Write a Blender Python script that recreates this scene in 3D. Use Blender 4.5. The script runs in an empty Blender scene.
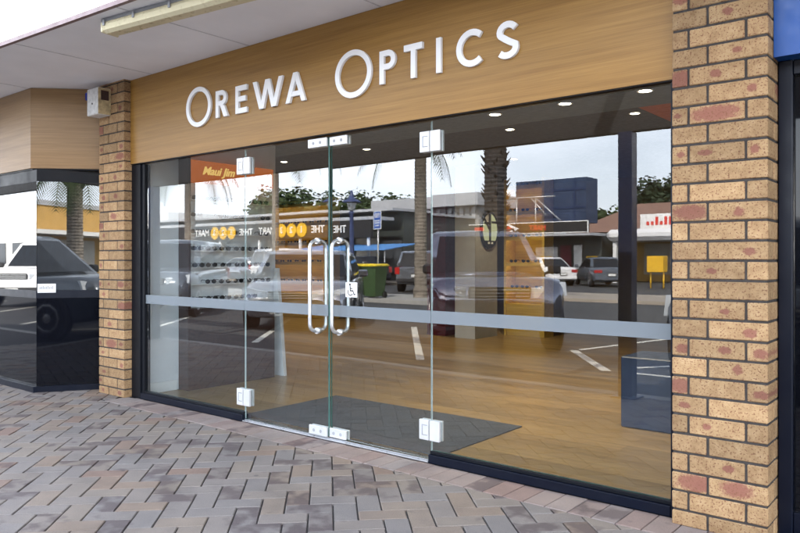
import bpy, bmesh, math, random
from mathutils import Vector, Matrix
R = math.radians
PI = math.pi
random.seed(7)
S = bpy.context.scene
COL = S.collection

# ------------------------------------------------------------------ camera
cam = bpy.data.cameras.new('camera')
cam.sensor_width = 36.0
cam.lens = 32.4
cam.shift_y = -0.0081
cam.clip_start = 0.05
cam.clip_end = 2000
camo = bpy.data.objects.new('camera', cam)
COL.objects.link(camo)
camo.location = (0, -3.30, 1.19)
camo.rotation_euler = (R(90), 0, R(39.29))
S.camera = camo

# ------------------------------------------------------------------ sky, sun, exposure
SUN_EL, SUN_AZ = 40.0, 22.0            # azimuth from +Y towards +X
W = bpy.data.worlds.new('World')
S.world = W
W.use_nodes = True
wn = W.node_tree
wn.nodes.clear()
wo = wn.nodes.new('ShaderNodeOutputWorld')
wb = wn.nodes.new('ShaderNodeBackground')
sk = wn.nodes.new('ShaderNodeTexSky')
sk.sky_type = 'NISHITA'
sk.sun_disc = False
sk.sun_elevation = R(SUN_EL)
sk.sun_rotation = R(SUN_AZ)
sk.air_density = 1.0
sk.dust_density = 3.0
sk.ozone_density = 1.0
wb.inputs['Strength'].default_value = 0.15
# thin broken cloud over the sky texture
wtc = wn.nodes.new('ShaderNodeTexCoord')
wmp = wn.nodes.new('ShaderNodeMapping')
wmp.inputs['Scale'].default_value = (1.0, 1.0, 2.6)
wno = wn.nodes.new('ShaderNodeTexNoise')
wno.inputs['Scale'].default_value = 2.2
wno.inputs['Detail'].default_value = 7
wno.inputs['Roughness'].default_value = 0.6
wrp = wn.nodes.new('ShaderNodeValToRGB')
wrp.color_ramp.elements[0].position = 0.36
wrp.color_ramp.elements[0].color = (0.50, 0.50, 0.50, 1)
wrp.color_ramp.elements[1].position = 0.70
wrp.color_ramp.elements[1].color = (0.85, 0.85, 0.85, 1)
wmx = wn.nodes.new('ShaderNodeMix')
wmx.data_type = 'RGBA'
wmx.inputs[7].default_value = (19.0, 20.0, 21.6, 1)
wn.links.new(wtc.outputs['Generated'], wmp.inputs['Vector'])
wn.links.new(wmp.outputs[0], wno.inputs['Vector'])
wn.links.new(wno.outputs['Fac'], wrp.inputs['Fac'])
# cloud thickens and brightens towards the horizon
wsx = wn.nodes.new('ShaderNodeSeparateXYZ')
wn.links.new(wtc.outputs['Generated'], wsx.inputs[0])
whz = wn.nodes.new('ShaderNodeValToRGB')
whz.color_ramp.elements[0].position = 0.0
whz.color_ramp.elements[0].color = (1, 1, 1, 1)
whz.color_ramp.elements[1].position = 0.75
whz.color_ramp.elements[1].color = (0.22, 0.22, 0.22, 1)
wn.links.new(wsx.outputs['Z'], whz.inputs['Fac'])
wml = wn.nodes.new('ShaderNodeMix')
wml.data_type = 'RGBA'
wml.blend_type = 'MULTIPLY'
wml.inputs[0].default_value = 1.0
wn.links.new(wrp.outputs['Color'], wml.inputs[6])
wn.links.new(whz.outputs['Color'], wml.inputs[7])
wn.links.new(wml.outputs[2], wmx.inputs[0])
wn.links.new(sk.outputs[0], wmx.inputs[6])
wn.links.new(wmx.outputs[2], wb.inputs['Color'])
wn.links.new(wb.outputs[0], wo.inputs['Surface'])
sl = bpy.data.lights.new('sun', 'SUN')
sl.energy = 4.2
sl.angle = R(0.5)
sl.color = (1.0, 0.93, 0.82)
so = bpy.data.objects.new('sun', sl)
COL.objects.link(so)
sd = Vector((math.sin(R(SUN_AZ)) * math.cos(R(SUN_EL)), math.cos(R(SUN_AZ)) * math.cos(R(SUN_EL)), math.sin(R(SUN_EL))))
so.rotation_euler = (-sd).to_track_quat('-Z', 'Y').to_euler()
so.location = (0, 20, 30)
S.view_settings.view_transform = 'Standard'
S.view_settings.look = 'None'
S.view_settings.gamma = 1
S.view_settings.use_curve_mapping = False
S.view_settings.exposure = 2.14
S.render.engine = 'CYCLES'
S.cycles.use_denoising = True
S.cycles.max_bounces = 10
S.cycles.transparent_max_bounces = 24
S.cycles.sample_clamp_indirect = 6

# ------------------------------------------------------------------ materials
def newmat(name):
    m = bpy.data.materials.new(name)
    m.use_nodes = True
    nt = m.node_tree
    nt.nodes.clear()
    out = nt.nodes.new('ShaderNodeOutputMaterial')
    return m, nt, out

def N(nt, t, **kw):
    n = nt.nodes.new(t)
    for k, v in kw.items():
        setattr(n, k, v)
    return n

def coord(nt, scale=(1, 1, 1), rot=(0, 0, 0), kind='Object'):
    tc = N(nt, 'ShaderNodeTexCoord')
    mp = N(nt, 'ShaderNodeMapping')
    mp.inputs['Scale'].default_value = scale
    mp.inputs['Rotation'].default_value = rot
    nt.links.new(tc.outputs[kind], mp.inputs['Vector'])
    return mp.outputs['Vector']

def noise(nt, vec, scale, detail=4, rough=0.55):
    n = N(nt, 'ShaderNodeTexNoise')
    n.inputs['Scale'].default_value = scale
    n.inputs['Detail'].default_value = detail
    n.inputs['Roughness'].default_value = rough
    nt.links.new(vec, n.inputs['Vector'])
    return n.outputs['Fac']

def ramp(nt, fac, stops):
    r = N(nt, 'ShaderNodeValToRGB')
    els = r.color_ramp.elements
    while len(els) < len(stops):
        els.new(0.5)
    for e, (p, c) in zip(els, stops):
        e.position = p
        e.color = (c[0], c[1], c[2], 1) if not isinstance(c, (int, float)) else (c, c, c, 1)
    nt.links.new(fac, r.inputs['Fac'])
    return r.outputs['Color']

def mix(nt, a, b, fac, mode='MIX'):
    m = N(nt, 'ShaderNodeMix', data_type='RGBA', blend_type=mode)
    for sock, v in ((m.inputs[6], a), (m.inputs[7], b), (m.inputs[0], fac)):
        if hasattr(v, 'is_output'):
            nt.links.new(v, sock)
        elif isinstance(v, (int, float)):
            sock.default_value = v
        else:
            sock.default_value = (v[0], v[1], v[2], 1)
    return m.outputs[2]

def bump(nt, h, dist, strength=0.6):
    b = N(nt, 'ShaderNodeBump')
    b.inputs['Distance'].default_value = dist
    b.inputs['Strength'].default_value = strength
    nt.links.new(h, b.inputs['Height'])
    return b.outputs['Normal']

def principled(nt, out, color, rough=0.6, metal=0.0, normal=None, spec=0.5, emis=None, estr=0.0):
    p = N(nt, 'ShaderNodeBsdfPrincipled')
    for key, v in (('Base Color', color), ('Roughness', rough)):
        if hasattr(v, 'is_output'):
            nt.links.new(v, p.inputs[key])
        elif key == 'Base Color':
            p.inputs[key].default_value = (v[0], v[1], v[2], 1)
        else:
            p.inputs[key].default_value = v
    p.inputs['Metallic'].default_value = metal
    p.inputs['Specular IOR Level'].default_value = spec
    if normal is not None:
        nt.links.new(normal, p.inputs['Normal'])
    if emis is not None:
        p.inputs['Emission Color'].default_value = (*emis, 1)
        p.inputs['Emission Strength'].default_value = estr
    nt.links.new(p.outputs[0], out.inputs['Surface'])
    return p

def plain(name, c, rough=0.6, metal=0.0, var=0.12, scale=9.0, spec=0.5, bmp=0.0):
    """a colour with slight uneven wear"""
    m, nt, out = newmat(name)
    v = coord(nt)
    f = noise(nt, v, scale, 5)
    lo = tuple(x * (1 - var) for x in c)
    hi = tuple(min(1, x * (1 + var)) for x in c)
    colr = ramp(nt, f, [(0.3, lo), (0.7, hi)])
    rf = ramp(nt, noise(nt, v, scale * 2.3, 3), [(0.3, max(0.02, rough * 0.8)), (0.7, min(1, rough * 1.2))])
    nm = bump(nt, noise(nt, v, scale * 12, 3), bmp) if bmp else None
    principled(nt, out, colr, rf, metal, nm, spec)
    return m

def glow(name, c, strength):
    m, nt, out = newmat(name)
    e = N(nt, 'ShaderNodeEmission')
    e.inputs['Color'].default_value = (*c, 1)
    e.inputs['Strength'].default_value = strength
    nt.links.new(e.outputs[0], out.inputs['Surface'])
    return m

def glass(name, tint=(0.90, 0.93, 0.93), ior=1.75, wav=0.0004):
    m, nt, out = newmat(name)
    tr = N(nt, 'ShaderNodeBsdfTransparent')
    tr.inputs['Color'].default_value = (*tint, 1)
    gl = N(nt, 'ShaderNodeBsdfGlossy')
    gl.inputs['Roughness'].default_value = 0.0
    gl.inputs['Color'].default_value = (0.96, 0.98, 1, 1)
    fr = N(nt, 'ShaderNodeFresnel')
    fr.inputs['IOR'].default_value = ior
    geo = N(nt, 'ShaderNodeNewGeometry')
    inv = N(nt, 'ShaderNodeMath', operation='SUBTRACT')
    inv.inputs[0].default_value = 1.0
    nt.links.new(geo.outputs['Backfacing'], inv.inputs[1])
    mul = N(nt, 'ShaderNodeMath', operation='MULTIPLY')
    nt.links.new(fr.outputs[0], mul.inputs[0])
    nt.links.new(inv.outputs[0], mul.inputs[1])
    if wav:
        v = coord(nt)
        nm = bump(nt, noise(nt, v, 1.1, 1), wav, 1.0)
        nt.links.new(nm, gl.inputs['Normal'])
    mx = N(nt, 'ShaderNodeMixShader')
    nt.links.new(mul.outputs[0], mx.inputs[0])
    nt.links.new(tr.outputs[0], mx.inputs[1])
    nt.links.new(gl.outputs[0], mx.inputs[2])
    nt.links.new(mx.outputs[0], out.inputs['Surface'])
    return m

def brick_mat(name):
    m, nt, out = newmat(name)
    at = N(nt, 'ShaderNodeAttribute', attribute_name='tint')
    v = coord(nt)
    base = ramp(nt, noise(nt, v, 24, 6, 0.7), [(0.25, (0.235, 0.138, 0.066)), (0.55, (0.365, 0.236, 0.120)), (0.8, (0.45, 0.318, 0.178))])
    sep = N(nt, 'ShaderNodeSeparateColor')
    nt.links.new(at.outputs['Color'], sep.inputs[0])
    # one elliptical red fired spot on some bricks
    sp_at = N(nt, 'ShaderNodeAttribute', attribute_name='spot')
    ln = N(nt, 'ShaderNodeVectorMath', operation='LENGTH')
    nt.links.new(sp_at.outputs['Vector'], ln.inputs[0])
    wob = N(nt, 'ShaderNodeMath', operation='MULTIPLY_ADD')
    nt.links.new(noise(nt, v, 70, 5, 0.7), wob.inputs[0])
    wob.inputs[1].default_value = 1.5
    nt.links.new(ln.outputs['Value'], wob.inputs[2])
    hv = N(nt, 'ShaderNodeMath', operation='MULTIPLY')
    nt.links.new(wob.outputs[0], hv.inputs[0])
    hv.inputs[1].default_value = 0.5
    blf = ramp(nt, hv.outputs[0], [(0.0, 0.88), (0.72, 0.82), (0.86, 0.0)])
    c = mix(nt, base, (0.215, 0.078, 0.060), blf)
    # iron specks
    sp = ramp(nt, noise(nt, v, 120, 2, 0.5), [(0.565, 0.0), (0.64, 0.9)])
    c = mix(nt, c, (0.17, 0.075, 0.04), sp)
    c = mix(nt, c, at.outputs['Fac'], 0.0)
    val = N(nt, 'ShaderNodeHueSaturation')
    nt.links.new(c, val.inputs['Color'])
    mm = N(nt, 'ShaderNodeMath', operation='MULTIPLY_ADD')
    nt.links.new(sep.outputs[0], mm.inputs[0])
    mm.inputs[1].default_value = 0.42
    mm.inputs[2].default_value = 0.76
    nt.links.new(mm.outputs[0], val.inputs['Value'])
    nm = bump(nt, noise(nt, v, 180, 4), 0.002, 0.5)
    principled(nt, out, val.outputs[0], 0.8, 0, nm, 0.3)
    return m

def paver_mat(name, border=False):
    m, nt, out = newmat(name)
    at = N(nt, 'ShaderNodeAttribute', attribute_name='tint')
    sep = N(nt, 'ShaderNodeSeparateColor')
    nt.links.new(at.outputs['Color'], sep.inputs[0])
    v = coord(nt)
    if border:
        a = ramp(nt, sep.outputs[0], [(0.0, (0.235, 0.180, 0.160)), (0.4, (0.250, 0.200, 0.180)), (0.8, (0.250, 0.218, 0.205)), (1.0, (0.225, 0.155, 0.135))])
    else:
        a = ramp(nt, sep.outputs[0], [(0.0, (0.184, 0.168, 0.160)), (0.4, (0.198, 0.173, 0.158)), (0.75, (0.212, 0.178, 0.149)), (0.93, (0.218, 0.166, 0.130)), (1.0, (0.198, 0.136, 0.110))])
    n1 = noise(nt, v, 7, 6, 0.65)
    shade = ramp(nt, n1, [(0.3, (0.86, 0.86, 0.87)), (0.7, (1.09, 1.08, 1.05))])
    c = mix(nt, a, shade, 1.0, 'MULTIPLY')
    # dark burnt patches on some pavers
    bl = noise(nt, v, 8.5, 2, 0.5)
    thr = N(nt, 'ShaderNodeMath', operation='MULTIPLY_ADD')
    nt.links.new(sep.outputs[1], thr.inputs[0])
    thr.inputs[1].default_value = 0.30
    nt.links.new(bl, thr.inputs[2])
    blf = ramp(nt, thr.outputs[0], [(0.70, 0.0), (0.86, 0.70)])
    c = mix(nt, c, (0.070, 0.050, 0.052), blf)
    sp = ramp(nt, noise(nt, v, 260, 2), [(0.3, (0.80, 0.80, 0.80)), (0.7, (1.15, 1.15, 1.15))])
    c = mix(nt, c, sp, 1.0, 'MULTIPLY')
    gum = ramp(nt, noise(nt, v, 2.1, 5, 0.6), [(0.30, (0.78, 0.77, 0.76)), (0.5, (1, 1, 1))])
    c = mix(nt, c, gum, 1.0, 'MULTIPLY')
    vor = N(nt, 'ShaderNodeTexVoronoi')
    vor.inputs['Scale'].default_value = 3.3
    nt.links.new(v, vor.inputs['Vector'])
    gs = ramp(nt, vor.outputs['Distance'], [(0.035, 0.75), (0.055, 0.0)])
    c = mix(nt, c, (0.06, 0.055, 0.052), gs)
    nm = bump(nt, noise(nt, v, 220, 4), 0.0015, 0.5)
    rf = ramp(nt, n1, [(0.3, 0.62), (0.7, 0.8)])
    principled(nt, out, c, rf, 0, nm, 0.4)
    return m

def veneer_mat(name, axis='X', c0=(0.24, 0.135, 0.045), c1=(0.40, 0.245, 0.095), rough=0.42):
    m, nt, out = newmat(name)
    sc = (0.7, 0.7, 24) if axis == 'H' else (0.7, 24, 24) if axis == 'X' else (14, 0.9, 14) if axis == 'Y' else (14, 14, 0.9)
    v = coord(nt, sc)
    a = noise(nt, v, 1.6, 6, 0.6)
    v2 = coord(nt, tuple(x * 4.5 if x > 1 else x * 1.5 for x in sc))
    b = noise(nt, v2, 2.6, 5, 0.65)
    c = mix(nt, ramp(nt, a, [(0.25, c0), (0.5, tuple((x + y) / 2 for x, y in zip(c0, c1))), (0.75, c1)]),
            ramp(nt, b, [(0.3, (0.80, 0.77, 0.72)), (0.7, (1.12, 1.12, 1.12))]), 1.0, 'MULTIPLY')
    nm = bump(nt, b, 0.0006, 0.4)
    principled(nt, out, c, rough, 0, nm, 0.4)
    return m

def plank_mat(name, c0, c1, rough=0.28):
    m, nt, out = newmat(name)
    v = coord(nt)
    br = N(nt, 'ShaderNodeTexBrick')
    br.inputs['Scale'].default_value = 1.0
    br.inputs['Brick Width'].default_value = 1.3
    br.inputs['Row Height'].default_value = 0.13
    br.inputs['Mortar Size'].default_value = 0.0012
    br.inputs['Color1'].default_value = (0.75, 0.75, 0.75, 1)
    br.inputs['Color2'].default_value = (1.15, 1.15, 1.15, 1)
    br.inputs['Mortar'].default_value = (0.35, 0.3, 0.25, 1)
    br.offset = 0.37
    nt.links.new(v, br.inputs['Vector'])
    g = noise(nt, coord(nt, (1.2, 16, 16)), 1.8, 6, 0.65)
    c = mix(nt, ramp(nt, g, [(0.28, c0), (0.72, c1)]), br.outputs['Color'], 1.0, 'MULTIPLY')
    principled(nt, out, c, rough, 0, bump(nt, g, 0.0005, 0.3), 0.4)
    return m

def asphalt_mat(name):
    m, nt, out = newmat(name)
    v = coord(nt)
    c = ramp(nt, noise(nt, v, 0.35, 6, 0.6), [(0.3, (0.055, 0.057, 0.061)), (0.7, (0.080, 0.081, 0.083))])
    sp = ramp(nt, noise(nt, v, 90, 2), [(0.3, (0.7, 0.7, 0.7)), (0.7, (1.3, 1.3, 1.3))])
    c = mix(nt, c, sp, 1.0, 'MULTIPLY')
    principled(nt, out, c, 0.85, 0, bump(nt, noise(nt, v, 120, 3), 0.004, 0.6), 0.3)
    return m

def leaf_mat(name, c0, c1):
    m, nt, out = newmat(name)
    oi = N(nt, 'ShaderNodeNewGeometry')
    c = ramp(nt, oi.outputs['Random Per Island'], [(0.0, c0), (1.0, c1)])
    principled(nt, out, c, 0.65, 0, None, 0.3)
    return m

M = {}
M['brick'] = brick_mat('cream_speckled_brick')
M['mortar'] = plain('dark_mortar', (0.040, 0.034, 0.031), 0.95, var=0.3, scale=30, bmp=0.002)
M['paver'] = paver_mat('clay_paver')
M['border'] = paver_mat('border_paver', True)
M['sand'] = plain('joint_sand', (0.055, 0.05, 0.048), 0.95, var=0.3, scale=40)
M['oak'] = veneer_mat('honey_oak_veneer', c0=(0.250, 0.125, 0.025), c1=(0.385, 0.212, 0.052))
M['oak_pale'] = veneer_mat('pale_oak_veneer', 'H', c0=(0.235, 0.138, 0.060), c1=(0.335, 0.208, 0.098))
M['white'] = plain('white_paint', (0.80, 0.80, 0.80), 0.45, var=0.03)
M['letter'] = plain('white_acrylic', (0.86, 0.86, 0.87), 0.35, var=0.02)
M['soffit'] = plain('soffit_paint', (0.86, 0.85, 0.885), 0.65, var=0.055, scale=1.6)
M['soffit_joint'] = plain('soffit_joint', (0.58, 0.57, 0.60), 0.7)
M['trim'] = plain('brown_trim', (0.19, 0.12, 0.12), 0.5)
M['black'] = plain('black_aluminium', (0.006, 0.007, 0.010), 0.42, var=0.05, scale=3, spec=0.15)
M['sill'] = plain('navy_aluminium', (0.0025, 0.0045, 0.012), 0.36, var=0.08, scale=4, spec=0.22)
M['alu'] = plain('silver_aluminium', (0.62, 0.63, 0.65), 0.32, metal=1.0, var=0.06)
M['steel'] = plain('brushed_steel', (0.70, 0.71, 0.72), 0.36, metal=0.85, var=0.05)
M['chrome'] = plain('satin_plate', (0.66, 0.67, 0.68), 0.36, metal=0.4, var=0.05)
M['glass'] = glass('window_glass', ior=1.95)
M['glass_dark'] = glass('dark_window_glass', tint=(0.62, 0.66, 0.70), ior=1.95)
M['edge'] = plain('glass_edge', (0.055, 0.13, 0.115), 0.15)
M['edge_highlight'] = plain('glass_edge_highlight', (0.42, 0.52, 0.52), 0.15)  # highlight on the joint edges, put into a paler edge colour
M['spandrel'] = plain('black_glass_panel', (0.004, 0.0045, 0.007), 0.03, var=0.1, spec=0.24)
M['floor'] = plank_mat('timber_floor', (0.245, 0.150, 0.060), (0.39, 0.262, 0.115))
M['mat'] = plain('entrance_mat', (0.052, 0.056, 0.066), 0.95, var=0.25, scale=60, bmp=0.003)
M['wall'] = plain('interior_white', (0.72, 0.74, 0.77), 0.6, var=0.03)
M['wall_warm'] = plain('interior_brown', (0.16, 0.115, 0.075), 0.7, var=0.1, scale=2)
M['ceil'] = plain('interior_ceiling', (0.10, 0.088, 0.075), 0.8, var=0.05)
M['bulk'] = plain('bulkhead_paint', (0.17, 0.19, 0.22), 0.7, var=0.04)
M['wenge'] = veneer_mat('dark_wenge', 'X', (0.028, 0.012, 0.010), (0.055, 0.024, 0.018), 0.3)
M['gold'] = veneer_mat('golden_timber', 'X', (0.55, 0.345, 0.055), (0.78, 0.54, 0.12), 0.4)
M['orange'] = plain('orange_board', (0.62, 0.15, 0.015), 0.45, var=0.12)
M['orange_lit'] = glow('backlit_orange', (1.0, 0.22, 0.012), 0.10)
M['gold_lit'] = glow('backlit_gold', (1.0, 0.62, 0.16), 0.22)
M['goldtext'] = plain('gold_lettering', (0.85, 0.60, 0.20), 0.3, metal=0.3)
M['column'] = plain('column_shade', (0.27, 0.255, 0.23), 0.7, var=0.05)  # grey-beige holds the shade on the column's side face
M['navy'] = plain('navy_laminate', (0.016, 0.030, 0.070), 0.4)
M['cream'] = glow('glowing_cream', (0.85, 0.80, 0.42), 0.13)  # emblem cream emits faintly, added to make it brighter
M['blacksign'] = plain('black_board', (0.012, 0.012, 0.012), 0.5)
M['lens'] = plain('dark_lens', (0.012, 0.012, 0.014), 0.1)
M['mirror'] = plain('mirror_back', (0.72, 0.80, 0.80), 0.12, metal=0.9, var=0.02)
M['lampglow'] = glow('downlight_glow', (1.0, 0.86, 0.62), 9)
M['shelfglow'] = glow('shelf_light_glow', (1.0, 0.78, 0.40), 1.9)
M['diffuser'] = plain('yellowed_diffuser', (0.62, 0.55, 0.36), 0.3, var=0.06)
M['grey'] = plain('grey_plastic', (0.30, 0.31, 0.33), 0.5)
M['boxwhite'] = plain('weathered_white_metal', (0.66, 0.66, 0.65), 0.5, var=0.18, scale=30)
M['boxrust'] = plain('stained_white_metal', (0.46, 0.36, 0.20), 0.6, var=0.35, scale=28)
M['brown'] = plain('brown_grille', (0.075, 0.028, 0.02), 0.6)
M['bluelamp'] = plain('blue_lens', (0.012, 0.03, 0.28), 0.2)
M['bluefascia'] = plain('blue_fascia_paint', (0.006, 0.070, 0.30), 0.4, var=0.05)
M['asphalt'] = asphalt_mat('asphalt')
M['kerb'] = plain('kerb_concrete', (0.33, 0.32, 0.30), 0.9, var=0.15, scale=6, bmp=0.003)
M['concrete'] = plain('island_concrete', (0.36, 0.31, 0.255), 0.9, var=0.12, scale=2)
M['line'] = plain('road_line_paint', (0.72, 0.71, 0.64), 0.7, var=0.15, scale=14)
M['trunk'] = plain('palm_trunk', (0.22, 0.19, 0.155), 0.95, var=0.35, scale=7, bmp=0.02)
M['trunk_dark'] = plain('dark_palm_trunk', (0.045, 0.042, 0.042), 0.95, var=0.4, scale=8, bmp=0.03)
M['bark'] = plain('tree_bark', (0.10, 0.08, 0.06), 0.95, var=0.3)
M['frond'] = leaf_mat('palm_frond', (0.035, 0.065, 0.02), (0.075, 0.11, 0.035))
M['leaf'] = leaf_mat('tree_leaf', (0.022, 0.042, 0.014), (0.07, 0.10, 0.035))
M['pine'] = leaf_mat('pine_leaf', (0.015, 0.03, 0.014), (0.04, 0.06, 0.028))
M['post'] = plain('navy_post_paint', (0.018, 0.026, 0.060), 0.4)
M['beam'] = plain('beam_shade_paint', (0.022, 0.022, 0.023), 0.6)
M['car_glass'] = plain('car_glass', (0.012, 0.014, 0.017), 0.04)
M['tyre'] = plain('tyre_rubber', (0.014, 0.014, 0.014), 0.85)
M['headlamp'] = plain('headlamp_lens', (0.62, 0.66, 0.70), 0.08)
M['taillamp'] = plain('taillamp_lens', (0.42, 0.02, 0.02), 0.12)
M['bumper'] = plain('black_plastic', (0.020, 0.020, 0.022), 0.5)
M['plate'] = plain('number_plate', (0.75, 0.75, 0.72), 0.4)
M['car_navy'] = plain('car_paint_navy', (0.26, 0.28, 0.34), 0.14, metal=0.85, var=0.03)
M['car_black'] = plain('car_paint_black', (0.012, 0.013, 0.018), 0.10, var=0.03)
M['car_silver'] = plain('car_paint_silver', (0.46, 0.48, 0.52), 0.15, metal=0.85, var=0.03)
M['car_grey'] = plain('car_paint_grey', (0.12, 0.14, 0.17), 0.14, metal=0.3, var=0.03)
M['car_white'] = plain('car_paint_white', (0.80, 0.80, 0.80), 0.14, var=0.02)
M['bin_green'] = plain('bin_green', (0.045, 0.085, 0.03), 0.5)
M['bin_yellow'] = plain('bin_yellow', (0.75, 0.56, 0.03), 0.45)
M['sign_blue'] = plain('sign_blue', (0.012, 0.10, 0.48), 0.4)
M['lamp_blue'] = plain('lamp_post_blue', (0.05, 0.07, 0.17), 0.45)
M['render_white'] = plain('white_render', (0.74, 0.74, 0.72), 0.8, var=0.05, scale=1)
M['render_grey'] = plain('grey_cladding', (0.27, 0.28, 0.29), 0.7, var=0.08, scale=1)
M['render_dark'] = plain('dark_shopfront', (0.055, 0.065, 0.062), 0.5, var=0.2, scale=1)
M['render_tan'] = plain('tan_wall', (0.50, 0.30, 0.085), 0.8, var=0.08, scale=1)
M['roof_grey'] = plain('grey_roof', (0.42, 0.43, 0.45), 0.6, var=0.08, scale=1)
M['roof_red'] = plain('brown_tile_roof', (0.24, 0.14, 0.105), 0.8, var=0.12, scale=3)
M['win_dark'] = plain('far_window', (0.03, 0.035, 0.04), 0.08)
M['blind'] = plain('window_blind', (0.50, 0.49, 0.45), 0.7, var=0.12, scale=2)
M['sign_black'] = plain('sign_black', (0.018, 0.016, 0.016), 0.5)
M['sign_yellow'] = plain('sign_yellow', (0.80, 0.46, 0.02), 0.45)
M['sign_white'] = plain('sign_white', (0.78, 0.78, 0.76), 0.5)
M['sign_red'] = plain('sign_red', (0.60, 0.045, 0.03), 0.5)
M['mesh_blue'] = plain('blue_shade_mesh', (0.026, 0.045, 0.095), 0.8, var=0.25, scale=0.8)
M['mesh_blue_dark'] = plain('blue_shade_seam', (0.013, 0.030, 0.085), 0.8)
M['pipe'] = plain('galvanised_pipe', (0.45, 0.46, 0.47), 0.4, metal=0.6)
M['maroon'] = plain('maroon_panel', (0.13, 0.012, 0.025), 0.5)
M['awning'] = plain('blue_awning', (0.10, 0.28, 0.62), 0.7)

# frosted safety band: lets some light through
def frost_mat():
    m, nt, out = newmat('frosted_film')
    tr = N(nt, 'ShaderNodeBsdfTransparent')
    tr.inputs['Color'].default_value = (0.85, 0.9, 0.95, 1)
    d = N(nt, 'ShaderNodeBsdfPrincipled')
    d.inputs['Base Color'].default_value = (0.235, 0.265, 0.29, 1)
    d.inputs['Roughness'].default_value = 0.35
    mx = N(nt, 'ShaderNodeMixShader')
    mx.inputs[0].default_value = 0.60
    nt.links.new(tr.outputs[0], mx.inputs[1])
    nt.links.new(d.outputs[0], mx.inputs[2])
    nt.links.new(mx.outputs[0], out.inputs['Surface'])
    return m
M['frost'] = frost_mat()

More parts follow.
